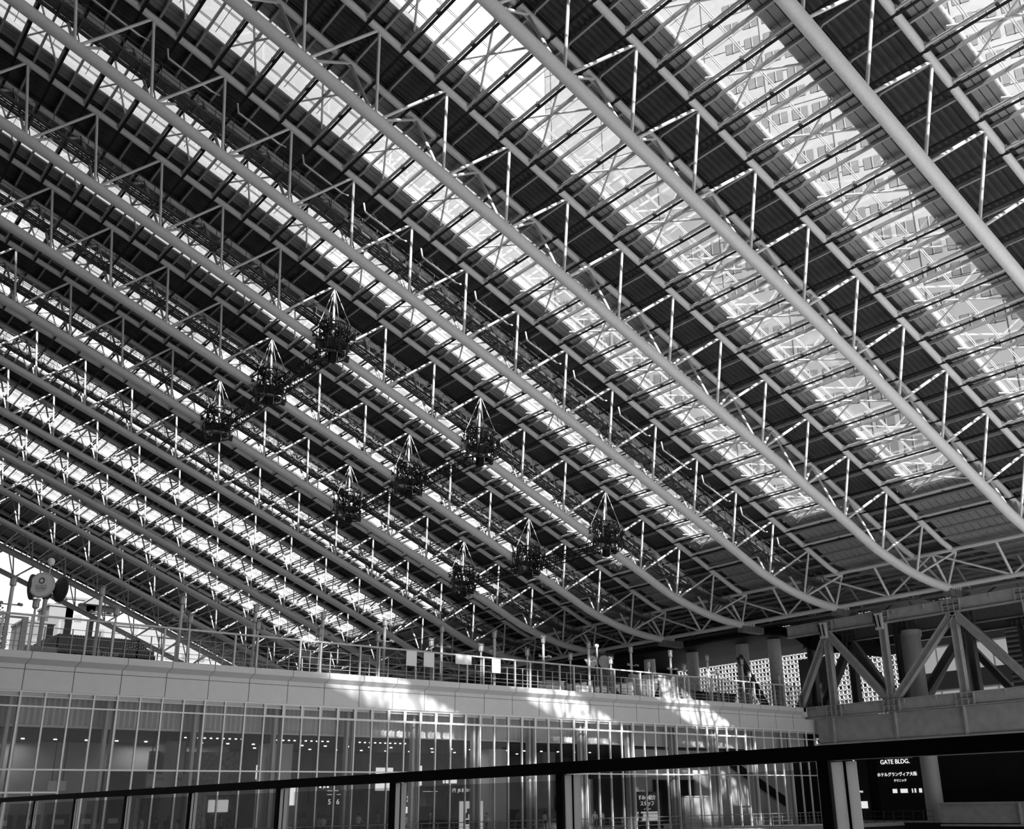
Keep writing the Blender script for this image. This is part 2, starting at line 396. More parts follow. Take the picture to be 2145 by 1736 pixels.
# --- light bars hung in truss 3
y = yt(3)-1.1
bar0 = None
for n_, i in enumerate(range(-4, 12)):
    x0 = xi(i)+.4 ; x1 = x0+2.9; z0 = zu(x0)-1.35; z1 = zu(x1)-1.35
    if bar0 is None:
        t = thing('lighting_bar', 'x', 'light bar', (x0, y, z0)); bar0 = t
        M().tube([(x0-.1, y+.05, z0+.7), (x0, y, z0), (x1, y, z1), (x1+.6, y+.2, z1+.15)], .07, 8).build('rail', 'tube', t)
        m = M()
        for q in (.15, .5, .85):
            xx = x0+(x1-x0)*q; zz_ = z0+(z1-z0)*q; m.bar((xx, y, zz_), (xx, y+.5, zz_+1.0), .04); m.bar((xx, y+.5, zz_+1.), (xx+.5, y, zz_), .03)
        m.build('bracket', 'dark_steel', t)
    else: t = dup(bar0, (x0, y, z0))
    tag(t, 'pale bent light bar hung inside the fourth roof truss, %s from the high left end' % ORD[n_], 'light bar', 'bent light bars in one row')

# --- lighting gondolas
def gondola(j, i, lab):
    x = xi(i)-.4; y = yt(j)-.95; z = zl(x)+.1; t = thing('lighting_gondola', lab, 'lighting rig', (x, y, z), 'maintenance lighting gondolas')
    m = M(); R_ = 1.2
    for z_ in (-1.2, -.2, .9, 1.4):
        P = [(x+R_*cos(a), y+R_*.9*sin(a), z+z_) for a in [k*pi/4 for k in range(9)]]
        for p, q in zip(P[:-1], P[1:]): m.bar(p, q, .09)
    for k in range(8):
        a = k*pi/4; m.bar((x+R_*cos(a), y+R_*.9*sin(a), z-1.2), (x+R_*cos(a), y+R_*.9*sin(a), z+1.4), .07)
        b = a+pi/4; m.bar((x+R_*cos(a), y+R_*.9*sin(a), z-.2), (x+R_*cos(b), y+R_*.9*sin(b), z+.9), .05)
    m.build('cage', 'dark_steel', t)
    M().lathe((x, y, z-.3), [(1.1, 0), (1.1, .08)], 8).build('platform', 'dark_steel', t)
    m = M().box((x-.25, y-.25, z-1.7), (x+.25, y+.25, z-.8)); m.box((x+.3, y-.7, z-1.3), (x+.7, y-.3, z-.9)); m.build('hoist', 'black', t)
    tx = xi(i)+DU; m = M(); topp = (tx, yt(j)-DYU, zu(tx)-.2)
    for dx, dy in ((-1, -1), (1, -1), (1, 1), (-1, 1)): m.tube([(x+dx*1.0, y+dy*.8, z+1.4), topp], .035, 6)
    m.build('suspension_rod', 'light_steel', t)
    L = None
    for k in range(8):
        a = k*pi/4+.3; lx, ly, lz = x+1.6*cos(a), y+1.5*sin(a), z+(.55 if k % 2 else -.9)
        M().lathe((lx, ly, lz), [(.08, .35), (.13, .2), (.2, -.15), (.2, -.2)], 10, axis=(cos(a)*.4, sin(a)*.4, 1)).build('floodlight', 'dark_steel', t)
    rnd = random.Random(j*10+i); m = M()
    for k in range(60):
        a = rnd.uniform(0, 2*pi); b = a+rnd.uniform(-.9, .9); r1 = rnd.uniform(.3, 1.9); rr = rnd.uniform(.3, 1.9)
        m.bar((x+r1*cos(a), y+r1*sin(a), z+rnd.uniform(-1.4, 1.9)), (x+rr*cos(b), y+rr*sin(b), z+rnd.uniform(-1.4, 1.9)), .05)
    m.build('cable_bundle', 'black', t)
ROWS = [(3, 'upper left'), (6, 'middle'), (9, 'lower right')]
for i, w in ROWS:
    for j in (4, 5, 6):
        gondola(j, i, 'dark caged lighting gondola under the %s truss from the top right corner, %s row' % (ORD[j], w))
    x = xi(i)-.2; m = M(); z = zl(x)-.7; ya, yb = yt(4)+.3, yt(6)-2.2
    for j in (4, 5):
        ya, yb = yt(j)+.5, yt(j+1)-2.4; n = 9
        for dx, dz in ((-.5, 0), (.5, 0), (-.5, .8), (.5, .8)): m.bar((x+dx, ya, z+dz), (x+dx, yb, z+dz), .09)
        for k in range(n):
            p = ya+(yb-ya)*k/n; q = ya+(yb-ya)*(k+1)/n
            for dx in (-.5, .5): m.bar((x+dx, p, z), (x+dx, q, z+.8), .05); m.bar((x+dx, p, z), (x+dx, p, z+.8), .05)
            m.bar((x-.5, p, z), (x+.5, q, z), .05)
    tag(m.build('gondola_bridge', 'black', None, (x, yt(5), z)), 'dark lattice bridge joining the %s row of lighting gondolas' % w, 'bridge truss')

# --- cross trusses over the bearings
def cross_truss(x, z0, z1, lab, m_='tube', r=.22, off=0):
    t = thing('cross_truss', lab, 'roof truss', (x, yt(0), z0)); ya, yb = yt(-1), YB
    M().tube([(x, ya, z0), (x, yb, z0)], r, 12).build('bottom_chord', m_, t)
    M().tube([(x-2., ya, z1), (x-2., yb, z1)], r*.8, 12).build('top_chord', m_, t)
    m1 = M(); n = 28; w = PY/2
    for k in range(n):
        y = yt(-1)+k*w+off
        M().tube([(x, y, z0), (x-2., y, z1)], .12, 8, False).build('post', m_, t)
        a, b = (y, y+w) if k % 2 else (y+w, y)
        M().tube([(x, a, z0+.05), (x-2., b, z1-.05)], .1, 8, False).build('diagonal', m_, t)
    return t
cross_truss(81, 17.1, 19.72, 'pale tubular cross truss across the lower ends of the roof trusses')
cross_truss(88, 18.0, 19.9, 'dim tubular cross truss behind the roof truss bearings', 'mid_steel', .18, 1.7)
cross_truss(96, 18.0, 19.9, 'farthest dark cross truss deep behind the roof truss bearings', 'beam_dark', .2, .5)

# ------------------------------------------------------------------ steel girders on the right
def girder(x, zt, zb, ys, mt, lab, hgt, memb, ya, yb, wid=.55):
    t = thing('lattice_girder', lab, 'girder', (x, ys[0], zb))
    for nm, z in (('top_beam', zt), ('bottom_beam', zb)):
        m = M(); m.box((x-.35, ya, z+hgt/2-.06), (x+.35, yb, z+hgt/2)); m.box((x-.35, ya, z-hgt/2), (x+.35, yb, z-hgt/2+.06)); m.box((x-.06, ya, z-hgt/2+.06), (x+.06, yb, z+hgt/2-.06))
        beam_o = m.build(nm, mt, t)
        m = M()
        for y in ys:
            for d in (-.8, -.27, .27, .8): m.box((x-.34, y+d-.03, z-hgt/2+.06), (x+.34, y+d+.03, z+hgt/2-.06))
            m.box((x-.36, y-.8, z-.03), (x+.02, y+.8, z+.03))
            m.build('stiffener', mt, beam_o); m = M()
        y = ya+1.
        while y < yb:
            m = M(); m.add([(x-.34, y, z+hgt/2-.06), (x-.06, y, z+hgt/2-.06), (x-.06, y, z-hgt*.1), (x-.34, y+.04, z+hgt/2-.06), (x-.06, y+.04, z+hgt/2-.06), (x-.06, y+.04, z-hgt*.1)], [(0,1,2),(5,4,3),(0,3,4,1),(1,4,5,2),(2,5,3,0)]); y += 3.1; m.build('gusset', mt, beam_o)
    for (a, b) in memb:
        M().hmember((x, a, zt-hgt/2), (x, b, zb+hgt/2), wid).build('post' if abs(a-b) < .5 else 'diagonal', mt, t)
    return t
N = [57.6, 51.5, 44.5, 38.0, 31.2]
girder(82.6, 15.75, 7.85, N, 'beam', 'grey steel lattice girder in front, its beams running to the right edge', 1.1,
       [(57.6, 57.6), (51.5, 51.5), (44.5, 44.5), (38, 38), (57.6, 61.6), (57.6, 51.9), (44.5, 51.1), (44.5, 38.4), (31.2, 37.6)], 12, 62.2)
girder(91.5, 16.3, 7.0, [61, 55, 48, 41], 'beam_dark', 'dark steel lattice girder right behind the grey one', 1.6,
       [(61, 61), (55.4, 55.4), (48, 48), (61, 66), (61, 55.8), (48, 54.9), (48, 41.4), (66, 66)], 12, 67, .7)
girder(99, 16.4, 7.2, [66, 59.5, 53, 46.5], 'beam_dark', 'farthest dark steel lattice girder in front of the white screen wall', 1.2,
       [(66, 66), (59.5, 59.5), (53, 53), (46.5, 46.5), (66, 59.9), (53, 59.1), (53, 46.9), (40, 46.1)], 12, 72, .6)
# girder tie plates with striped gusset
for y in (57.6, 51.5):
    m = M().box((81.9, y-.35, 14.6), (82.2, y+.35, 16.1))
    for k in range(2): m.bar((81.87, y+.2-.4*k, 14.8), (81.87, y+.32-.4*k, 15.9), .02, .14, 1)
    tag(m.build('gusset_plate', ['light_steel', 'black'], None, (82, y, 15)), 'striped gusset plate at the %s top node of the grey girder' % ('left' if y > 55 else 'second'), 'steel plate')
# deep edge beam of the platform bridge under the girders
m = M(); m.box((83.2, 10, 5.0), (84.0, 60.2, 7.3)); m.box((82.8, 10, 4.85), (84.4, 60.2, 5.0))
y = 12
while y < 60: m.box((82.85, y, 5.0), (83.2, y+.12, 7.3)); y += 6.6
struct('trim_1', m, 'beam')
m = M().lathe((90, 53.1, -2.05), [(.8, 0), (.8, 9.0)], 28).lathe((90, 53.1, 6.95), [(.9, 0), (.9, .6), (.8, .6), (.8, 7.9), (.95, 7.9), (.95, 8.5)], 28)
tag(m.build('steel_column', 'column_grey', None, (90, 53.1, -2.05)), 'thick round grey steel column standing behind the grey girder', 'column')

# ------------------------------------------------------------------ plaza slab, fascia
YF = 60.5; XL, XR = 6., 82.
m = M()
m.box((XL, YF-.05, 7.95), (XR, YF+.3, 8.33)); 
m.add([(XL,YF-.05,7.95),(XR,YF-.05,7.95),(XR,YF+.25,7.66),(XL,YF+.25,7.66)], [(0,1,2,3)], False, 2)  # bevel face in a darker tone, its shade put into the colour
m.box((XL, YF+.25, 6.28), (XR, YF+.5, 7.66)); 
m.box((XL, YF+.5, 6.0), (XR+3, YF+.8, 8.1))
m.box((XL, YF+.235, 7.38), (XR, YF+.262, 7.405), 1)
x = 13.43-2.575*2
while x < XR:
    m.box((x-.015, YF-.056, 7.95), (x+.015, YF, 8.335), 1); m.box((x-.19, YF+.24, 6.28), (x-.16, YF+.262, 7.66), 1)
    m.add([(x-.015, YF-.055, 7.95), (x+.015, YF-.055, 7.95), (x-.16, YF+.243, 7.66), (x-.19, YF+.243, 7.66)], [(0,1,2,3)], False, 1)
    x += 2.575
m.box((82, YF+.3, 6.28), (85.4, YF+.5, 7.3)); m.box((81.6, YF-.05, 7.5), (82.1, YF+.6, 8.33))
struct('trim_2', m, ['fascia', 'groove', 'fascia_shade'])
m = M().box((XL, YF+.3, 8.0), (34, 82, 8.3)); m.box((34, YF+.3, 8.0), (100, 150, 8.3)); m.box((100, 50, 8.0), (118, 110, 8.3))
struct('floor', m, 'floor')
m = M().box((-40, 56, -2.35), (112, 84, -2.05)); struct('floor', m, 'floor')
m = M().box((-400, -300, -12), (600, 700, -11)); m.box((-60, -46, -2.9), (2.2, 55, -2.6)); struct('floor', m, 'ground')

t = thing('tower_block', 'tall dark office block behind the viewpoint, shading the high left end of the roof', 'building', (-40, -70, -12))
M().box((-90, -90, -12), (-2.2, -60, 138)).build('body', 'wall_dark', t)
m = M()
for k in range(30): m.box((-88, -60, k*4.5), (-4, -59.9, k*4.5+2.2))
tag(m.build('ribbon_window', 'hole', t), kind='stuff')
struct('wall_left', M().box((-22, -60, -12), (-20, 190, 62)), 'wall_dark')
struct('wall_underpass', M().box((89.2, -20, -11), (89.6, 56, -2.1)).box((-40, 56.0, -11), (112, 56.3, -2.36)), 'wall_dark')
struct('floor', M().box((30, -46, -9.5), (110, 40, -9)), 'bounce_floor')  # unseen pale slab added to bounce light up onto the right-hand decks
# ------------------------------------------------------------------ plaza railing
rp0 = 12.0; step = 1.468
t = thing('plaza_railing', 'long light grey railing with glass panels along the plaza edge above the fascia', 'railing', (46, 60.75, 8.3)); RAIL = t
M().box((XL, 60.7, 10.28), (81.8, 60.85, 10.38)).build('top_rail', 'light_steel', t)
m = M()
for z in (9.72, 9.27, 8.85, 8.6): m.box((XL, 60.76, z), (81.8, 60.79, z+.03))
m.build('wire_rail', 'mid_steel', t)
n = 0; x = 29.4-1.468*14
while x < 81.5:
    if n % 3 != 1: M().box((x-.05, 60.7, 8.3), (x+.05, 60.84, 10.3)).build('post', 'light_steel', t)
    M().box((x-.03+.73, 60.74, 8.3), (x+.03+.73, 60.8, 9.75)).build('short_post', 'mid_steel', t)
    M().box((x+.06, 60.81, 8.45), (x+1.4, 60.825, 10.26)).build('glass_panel', 'railglass', t)
    n += 1; x += step
def lamp(name, x, y, z0, h, r, lab, group, arms=False):
    t = thing(name, lab, 'lamp', (x, y, z0), group)
    M().tube([(x, y, z0), (x, y, z0+h-.6)], r, 12).build('pole', 'light_steel', t)
    m = M().lathe((x, y, z0+h-.72), [(.04, 0), (.05, .1), (.15, .2), (.17, .22)], 16); m.lathe((x, y, z0+h-.1), [(.23, 0), (.23, .05), (.09, .09)], 16)
    for k in range(8): a = k*pi/4; m.bar((x+.168*cos(a), y+.168*sin(a), z0+h-.5), (x+.168*cos(a), y+.168*sin(a), z0+h-.1), .02)
    cg = m.build('lamp_cage', 'mid_steel', t)
    M().lathe((x, y, z0+h-.5), [(.15, 0), (.15, .4)], 16).build('lamp_shade', 'lamp', t)
    M().tube([(x-.25, y, z0+h+.04), (x-.08, y, z0+h+.07), (x+.08, y, z0+h+.03), (x+.25, y, z0+h+.09)], .022, 6).build('finial', 'mid_steel', cg)
    if arms:
        m = M().tube([(x-.5, y, z0+h-1.6), (x+.5, y, z0+h-1.6)], .04, 6); m.lathe((x-.45, y-.05, z0+h-1.55), [(.1, 0), (.1, .3)], 10, axis=(-.4, -1, -.3)); m.lathe((x+.45, y-.05, z0+h-1.55), [(.09, 0), (.09, .3)], 10, axis=(.4, -1, -.3))
        m.build('spotlight_arm', 'mid_steel', t)
    return t
big = [lamp('lamp_post', 12.44, 63, 8.3, 4.5, .105, 'x', 'tall lamp posts', True)]
L = big[0].location.copy()
for k in range(14):
    x = 12.44+4.9*k
    o = big[0] if k == 0 else dup(big[0], (x, 63, 8.3))
    if k == 0: o['label'] = 'tall grey lamp post at the left edge, beside the round clock'
    else: o['label'] = 'tall grey lamp post with lantern behind the plaza railing, %s from the left edge' % ORD[k]
small0 = None
for k in range(16):
    x = 13.35+4.372*k
    if small0 is None: small0 = o = lamp('rail_lamp', x, 60.92, 8.3, 3.0, .06, 'x', 'short lamps on the plaza railing')
    else: o = dup(small0, (x, 60.92, 8.3))
    o['label'] = 'short lantern lamp rising from the plaza railing, %s from the left' % ORD[k]
# gate post panel at left end
m = M().box((11.9, 60.68, 8.3), (12.1, 60.86, 10.3)); m.box((12.75, 60.68, 8.3), (13.05, 60.86, 10.2)); m.box((12.1, 60.7, 10.1), (12.75, 60.84, 10.2))
tag(m.build('gate_frame', 'mid_steel', None, (12.4, 60.75, 8.3)), 'grey gate frame at the left end of the plaza railing', 'gate')

# clocks
def clock(x, y, zc, R_, lab, words=True, small=False):
    t = thing('plaza_clock', lab, 'clock', (x, y, 8.3))
    M().tube([(x, y, 8.3), (x, y, zc-R_*.7)], .13, 14).build('pole', 'light_steel', t)
    M().tube([(x, y, zc+R_*.6), (x, y, zc+R_*1.75)], .05, 8).build('spike', 'light_steel', t)
    M().lathe((x, y, zc+R_*1.72), [(.02, 0), (.15*R_*1.3, .06), (.24*R_*1.15, .2), (.24*R_*1.15, .3), (.15*R_*1.3, .44), (.02, .5)], 18).build('ball', 'ivory', t)
    M().lathe((x, y, zc-R_*.95), [(R_*.2, 0), (R_*.38, R_*.3), (R_*.4, R_*1.1), (R_*.25, R_*1.3)], 18).build('housing', 'dark_steel', t)
    dirs = [(-hd.x, -hd.y), (-rt.x*.97-hd.x*.2, -rt.y*.97-hd.y*.2), (rt.x*.55+hd.x*.83, rt.y*.55+hd.y*.83)]
    for n_, (dx, dy) in enumerate(dirs):
        d = Vector((dx, dy, 0)).normalized(); c = Vector((x, y, zc))+d*R_*(.8 if n_ == 0 else 1.05)
        M().lathe(c, [(R_*.35, -R_*.45), (R_*.93, -R_*.02), (R_, 0), (R_, .1), (R_*.93, .12)], 36, axis=d).build('rim', 'light_steel' if n_ == 0 else 'dark_steel', t)
        f = M().lathe(c+d*.12, [(R_*.88, 0), (R_*.88, .015)], 36, axis=d).build('face', 'ivory' if n_ == 0 else 'mid_steel', t)
        if n_ == 0:
            c2 = c+d*.15; rr = Vector((-d.y, d.x, 0)); 
            m = M(); K = 28
            for k in range(K):
                a, b = 2*pi*k/K, 2*pi*(k+1)/K
                m.bar(c2+rr*(R_*.2*cos(a))+zz*(R_*.33+R_*.2*sin(a)), c2+rr*(R_*.2*cos(b))+zz*(R_*.33+R_*.2*sin(b)), .02, .05)
            m.build('ring_mark', 'ink', f)
            if words:
                for s_, dz in (('O S A K A', -.08), ('STATION', -.28), ('C I T Y', -.48)):
                    text(s_, R_*.2, 'ink', c2+zz*(R_*dz), rr, zz, 'lettering', f, .002)
clock(14.95, 66, 12.98, .78, 'round pale clock sign on a pole with a ball finial, left of the café roof')
t = thing('plaza_clock', 'smaller round clock on a pole with a ball finial, in the middle of the plaza', 'clock', (60.2, 66, 8.3))
x, y = 60.2, 66
M().tube([(x, y, 8.3), (x, y, 13)], .09, 12).build('pole', 'light_steel', t)
M().lathe((x, y, 12.95), [(.02, 0), (.16, .05), (.2, .17), (.16, .3), (.02, .36)], 14).build('ball', 'ivory', t)
d1 = Vector((-hd.x-.5*rt.x, -hd.y-.5*rt.y, 0)).normalized(); d2 = Vector((-hd.x+.5*rt.x, -hd.y+.5*rt.y, 0)).normalized()
M().lathe(Vector((x, y, 11.75))+d1*.3-rt*.35, [(.5, 0), (.5, .1)], 28, axis=d1).build('face', 'ivory', t)
M().lathe(Vector((x, y, 11.7))+d2*.3+rt*.45, [(.55, 0), (.55, .1)], 28, axis=d2).build('sign_disc', 'mid_steel', t)
m = M()
for k in range(12):
    a = 2*pi*k/12; c = Vector((x, y, 11.75))+d1*.42-rt*.35; rr = Vector((-d1.y, d1.x, 0)); m.bar(c+rr*(.38*cos(a))+zz*(.38*sin(a)), c+rr*(.46*cos(a))+zz*(.46*sin(a)), .03)
m.bar(c, c+rr*.2+zz*.28, .03); m.bar(c, c-rr*.2+zz*.1, .03); m.build('dial_marks', 'ink', t)

# notices hung on the rail
for k, (x0, x1, z0, z1, w) in enumerate([(37.32, 38.15, 9.24, 10.27, 'leftmost'), (38.75, 39.6, 9.26, 10.27, 'second'), (41.45, 42.85, 9.65, 10.27, 'wide bright'), (44.72, 45.5, 9.23, 10.27, 'rightmost')]):
    tag(M().box((x0, 60.55, z0), (x1, 60.6, z1)).box((x0+.1, 60.6, z1-.06), (x1-.1, 60.69, z1-.02)).build('notice_board', 'white', None, (x0, 60.55, z0)), 'plain white notice board on the plaza railing, %s one' % w, 'notice board')

# café with slatted roof
t = thing('cafe_kiosk', 'dark slatted café roof behind the left end of the plaza railing', 'kiosk', (18.8, 70, 8.3))
m = M(); m.box((15.4, 67.6, 8.3), (22.2, 72, 9.3)); m.build('body', 'black', t)
m = M(); n = 46
for k in range(n):
    a = k/(n-1); x = 15.3+7.0*a; top = 10.42 if .15 < a < .85 else 10.42-.95*abs((.15-a) if a < .15 else (a-.85))/.15
    top = max(top, 9.4); m.bar((x, 67.3, 8.9), (x+.0, 67.3, top), .06, .25); m.bar((x, 67.3, top), (x, 72.2, top+.15), .06, .12)
m.box((15.3, 67.42, 8.9), (22.3, 67.5, 9.9)); m.build('slatted_roof', 'dark_steel', t)
text('Latte', .62, 'light_steel', (19.35, 67.15, 9.42), (1, 0, 0), (0, 0, 1), 'lettering', t)
# kiosk plinth near the clock
tag(M().box((13.9, 65, 8.3), (15.8, 66.4, 9.3)).build('plinth', 'mid_steel', None, (14.8, 65.5, 8.3)), 'grey block plinth at the foot of the round clock sign', 'plinth')
# things on the plaza (right half)
def put(name, a, b, mt, lab, cat, extra=None):
    m = M().box(a, b)
    if extra: extra(m)
    return tag(m.build(name, mt, None, ((a[0]+b[0])/2, (a[1]+b[1])/2, a[2])), lab, cat)
put('planter_box', (52.8, 64, 8.3), (54.6, 65, 9.46), 'white', 'low white counter behind the middle of the plaza railing', 'counter', lambda m: m.box((52.7, 63.9, 9.46), (54.7, 65.1, 9.52)))
put('display_panel', (62.3, 64, 8.3), (63.5, 64.3, 10.65), 'wall_pale', 'left of two tall pale display panels on the plaza', 'panel', lambda m: m.box((62.2, 63.9, 8.3), (63.6, 64.4, 8.4)))
put('display_panel', (63.8, 64, 8.3), (65.0, 64.3, 10.65), 'wall_pale', 'right of two tall pale display panels on the plaza', 'panel', lambda m: m.box((63.7, 63.9, 8.3), (65.1, 64.4, 8.4)))
put('elevator_kiosk', (67.4, 66, 8.3), (73.2, 70, 11.0), 'wall_pale', 'pale box-like lift kiosk with dark lower front on the plaza', 'kiosk', lambda m: m.box((67.3, 65.9, 10.9), (73.3, 70.1, 11.1)))
put('seat_screen', (70.2, 63.6, 8.3), (75.5, 63.9, 9.5), 'black', 'low black screen in front of the pale lift kiosk', 'screen', lambda m: m.box((70.1, 63.5, 9.5), (75.6, 64.0, 9.56)))
for k, (x, lab) in enumerate([(66.3, 'narrow pale post sign left of the lift kiosk'), (57.2, 'white low cabinet below the smaller clock')]):
    put('cabinet', (x, 65, 8.3), (x+.5+k*1.0, 65.5, 10.2-k*.7), 'white' if k else 'black', lab, 'cabinet', lambda m: None)

# canopy on columns
m = M(); prof = [(85.3, 17.05), (86, 17.3), (95, 17.6), (105, 17.5), (105, 17.3), (98, 17.2), (92, 17.12), (87, 16.9)]
ya, yb = 66.5, 132; K = len(prof)
vs = [(x, y, z-dz-(th if q in (0, 5, 6, 7) else 0)) for y, dz, th in ((61.8, 1.5, 1.2), (63.3, .5, 1.0), (66, .05, .5), (70, 0, 0), (yb, 0, 0)) for q, (x, z) in enumerate(prof)]
m.add(vs, [(i*K+j, i*K+(j+1) % K, (i+1)*K+(j+1) % K, (i+1)*K+j) for i in range(4) for j in range(K)], True)
m.add(vs[:K], [tuple(range(K-1, -1, -1))]); m.add(vs[-K:], [tuple(range(K))])
tag(m.build('plaza_canopy', 'canopy', None, (92, 90, 16)), 'broad black wing-shaped canopy over the pale plaza columns', 'canopy')
cols = [(98.9, 'leftmost of the five'), (91.0, 'second from left of the five'), (83.7, 'middle one of the five'), (75.9, 'fourth from left of the five'), (71.3, 'rightmost of the five')]
for y, w in cols:
    x = 92; m = M().lathe((x, y, 8.3), [(.72, 0), (.72, 4.2), (.70, 4.2), (.70, 4.23), (.72, 4.23), (.72, 8.85)], 26); 
    tag(m.build('clad_column', 'column', None, (x, y, 8.3)), 'pale clad round column under the black canopy, %s' % w, 'column')
tag(M().hbeam((90.6, 75.3, 15.6), (90.6, 71.4, 8.6), .5, .6).build('raking_brace', 'beam_dark', None, (92, 73, 8.3)), 'dark raking brace leaning from the fourth canopy column', 'brace')
struct('wall_eaves', M().box((103.4, -40, 17.9), (103.7, 170, 20.6)), 'wall_dark')
struct('wall_plaza_back', M().box((104, 98, 8.3), (104.5, 150, 17.5)), 'wall_dark')
struct('wall_canopy_end', M().box((100.4, 70.5, 8.3), (100.7, 74.5, 15.8)), 'wall_mid')

# white screen wall with square openings
t = thing('screen_building', 'bright white building wall of small square openings seen behind the girders', 'building', (132, 96, -2))
XW = 131.; CW, CH = .70, .68
m = M(); h1 = M(); h2 = M(); ys = 77.2; zs_ = -2.3; ny, nz_ = 68, 38
rnd = random.Random(3)
m.box((XW+.45, ys, zs_), (XW+.6, ys+ny*CW, zs_+nz_*CH))
for k in range(ny+1): m.box((XW+.2, ys+k*CW-.08, zs_), (XW+.45, ys+k*CW+.08, zs_+nz_*CH))
for k in range(nz_+1): m.box((XW+.2, ys, zs_+k*CH-.08), (XW+.45, ys+ny*CW, zs_+k*CH+.08))
for a in range(ny):
    for b in range(nz_):
        if (a+b) % 2 == 0 or rnd.random() < .12:
            (h1 if rnd.random() < .45 else h2).box((XW+.4, ys+a*CW+.09, zs_+b*CH+.1), (XW+.44, ys+(a+1)*CW-.09, zs_+(b+1)*CH-.1))
m.build('screen_wall', 'checker', t); tag(h1.build('dark_opening', 'hole', t), kind='stuff'); tag(h2.build('grey_opening', 'hole2', t), kind='stuff')
t = thing('plain_building', 'plain pale building wall with dark ribbon windows behind the far right girders', 'building', (132, 70, -2))
M().box((131, 58, -2), (131.5, 76.6, 22)).build('wall', 'ext', t); 
for z0, z1 in ((14.0, 16.3), (19.9, 21.8), (8.2, 10.2), (2, 4)): M().box((130.9, 62.5, z0), (131.0, 76.6, z1)).build('ribbon_window', 'hole', t)
m = M()
for k in range(5): m.box((130.95, 63+k*2.7, -2), (131.02, 63.03+k*2.7, 20))
m.build('panel_joint', 'groove', t)
# dark block and beam at the lower right
m = M().box((112, 18, -2), (113, 54.6, 24)); struct('wall_right_far', m, 'wall_dark')
m = M()
for k in range(26): m.box((111.9, 18, 8+k*.55), (112.0, 54.5, 8.06+k*.55))
tag(m.build('wall_louvre', 'black', None, (112, 40, 8)), 'dark louvred wall at the far right edge behind the girders', 'louvre')
m = M().box((96, 8, -2.1), (96.4, 56.4, 4.6))
for k in range(16): m.box((95.97, 8+k*2.8, -2), (96.0, 8.03+k*2.8, 4.6), 1)
m.box((95.9, 8, 3.9), (96.0, 56.4, 4.6), 2)
struct('wall_right', m, ['wall_dark', 'black', 'beam_dark'])
m = M().box((88, 6, -2.1), (88.5, 51.4, -.45)); m.box((87.6, 6, -.5), (88.9, 51.4, -.38)); m.box((87.6, 6, -2.35), (88.9, 51.4, -2.2))
for k in range(6): m.box((87.65, 44-k*6.2, -2.2), (88, 44.1-k*6.2, -.5))
tag(m.build('low_girder', 'beam', None, (88, 30, -2.3)), 'low grey steel beam at the bottom right corner', 'girder')
t = thing('guard_rail', 'thin dark guard rail on the low walkway at the bottom right', 'railing', (86, 56, -2.05))
m = M(); 
for z in (-1.5, -1.06): m.bar((86, 51, z), (86, 60, z), .04)
for k in range(10): m.bar((86, 51+k, -2.05), (86, 51+k, -1.06), .04)
m.build('rail', 'dark_steel', t)
# girder-side walkway rail seen in front of the plain wall
for (x, a, b, z0, lab) in ((98.4, 40, 62, 8.3, 'thin black walkway railing in front of the plain pale wall'), (90, 60.5, 66, 8.3, 'thin black railing at the plaza end below the girder')):
    m = M()
    for dz in (.35, .7, 1.0, 1.15): m.bar((x, a, z0+dz), (x, b, z0+dz), .04)
    y = a
    while y <= b: m.bar((x, y, z0), (x, y, z0+1.15), .05); y += 1.1
    tag(m.build('walkway_railing', 'black', None, (x, a, z0)), lab, 'railing')
for k, (x, y) in enumerate([(88.5, 63.2), (97, 69.2), (100, 62.5)]):
    o = dup(small0, (x, y, 8.3)); o['label'] = 'small street lantern seen between the girder posts, %s from the left' % ORD[k]; o['group'] = 'lanterns behind the girders'
# hall entrance with lettering, lower right
m = M().box((97, 54.2, -2.05), (97.3, 62, 3.6)); m.box((97, 62, -2.05), (97.3, 75, 5.5)); struct('wall_entrance', m, 'wall_dark')
t = thing('building_sign', 'white lettered building sign on dark glass near the round column', 'sign', (96.8, 59.5, 2.0))
M().box((96.8, 56.6, -2.05), (96.95, 63.2, 4.2)).build('board', 'sign', t)
RT = (0, -1, 0)
text('GATE BLDG.', .62, 'text', (96.75, 60.95, 3.6), RT, (0,0,1), 'lettering', t)
text('ホテルグランヴィア大阪', .42, 'text', (96.75, 60.9, 2.35), RT, (0,0,1), 'lettering', t)
text('クリニック', .3, 'text', (96.75, 60.6, 1.75), RT, (0,0,1), 'lettering', t)
m = M()
for a, b in ((61.6, 61.1), (60.7, 59.9), (59.4, 59.3), (59.1, 58.95), (58.6, 58.3)): m.box((96.74, b, .55), (96.79, a, .95))
m.build('direction_marks', 'screen', t)
t = thing('shop_sign', 'small white lettered sign left of the building sign, beside the black railing post', 'sign', (96.8, 66.5, 2))
M().box((96.85, 64.4, -2.05), (96.95, 68.5, 4.2)).build('board', 'sign', t)
text('S', .6, 'text', (96.8, 65.9, 3.9), RT, (0,0,1), 'lettering', t); text('ト・', .4, 'text', (96.8, 65.9, 1.9), RT, (0,0,1), 'lettering', t); text('AN', .3, 'text', (96.8, 65.4, .75), RT, (0,0,1), 'lettering', t)
M().box((96.75, 64.8, -.9), (96.84, 65.6, -.2)).build('notice', 'screen', t)
M().box((96.75, 67.4, 4.0), (96.84, 68.2, 4.6)).box((96.75, 65.8, 4.2), (96.84, 66.1, 4.9)).build('lit_strip', 'screen', t)
t = thing('grid_screen', 'patch of white square-grid screen wall above the building sign', 'screen', (96.8, 59.8, 5))
m = M(); h = M()
for k in range(7): m.box((96.6, 58.9+k*.5-.05, 3.95), (96.75, 58.9+k*.5+.05, 6.2))
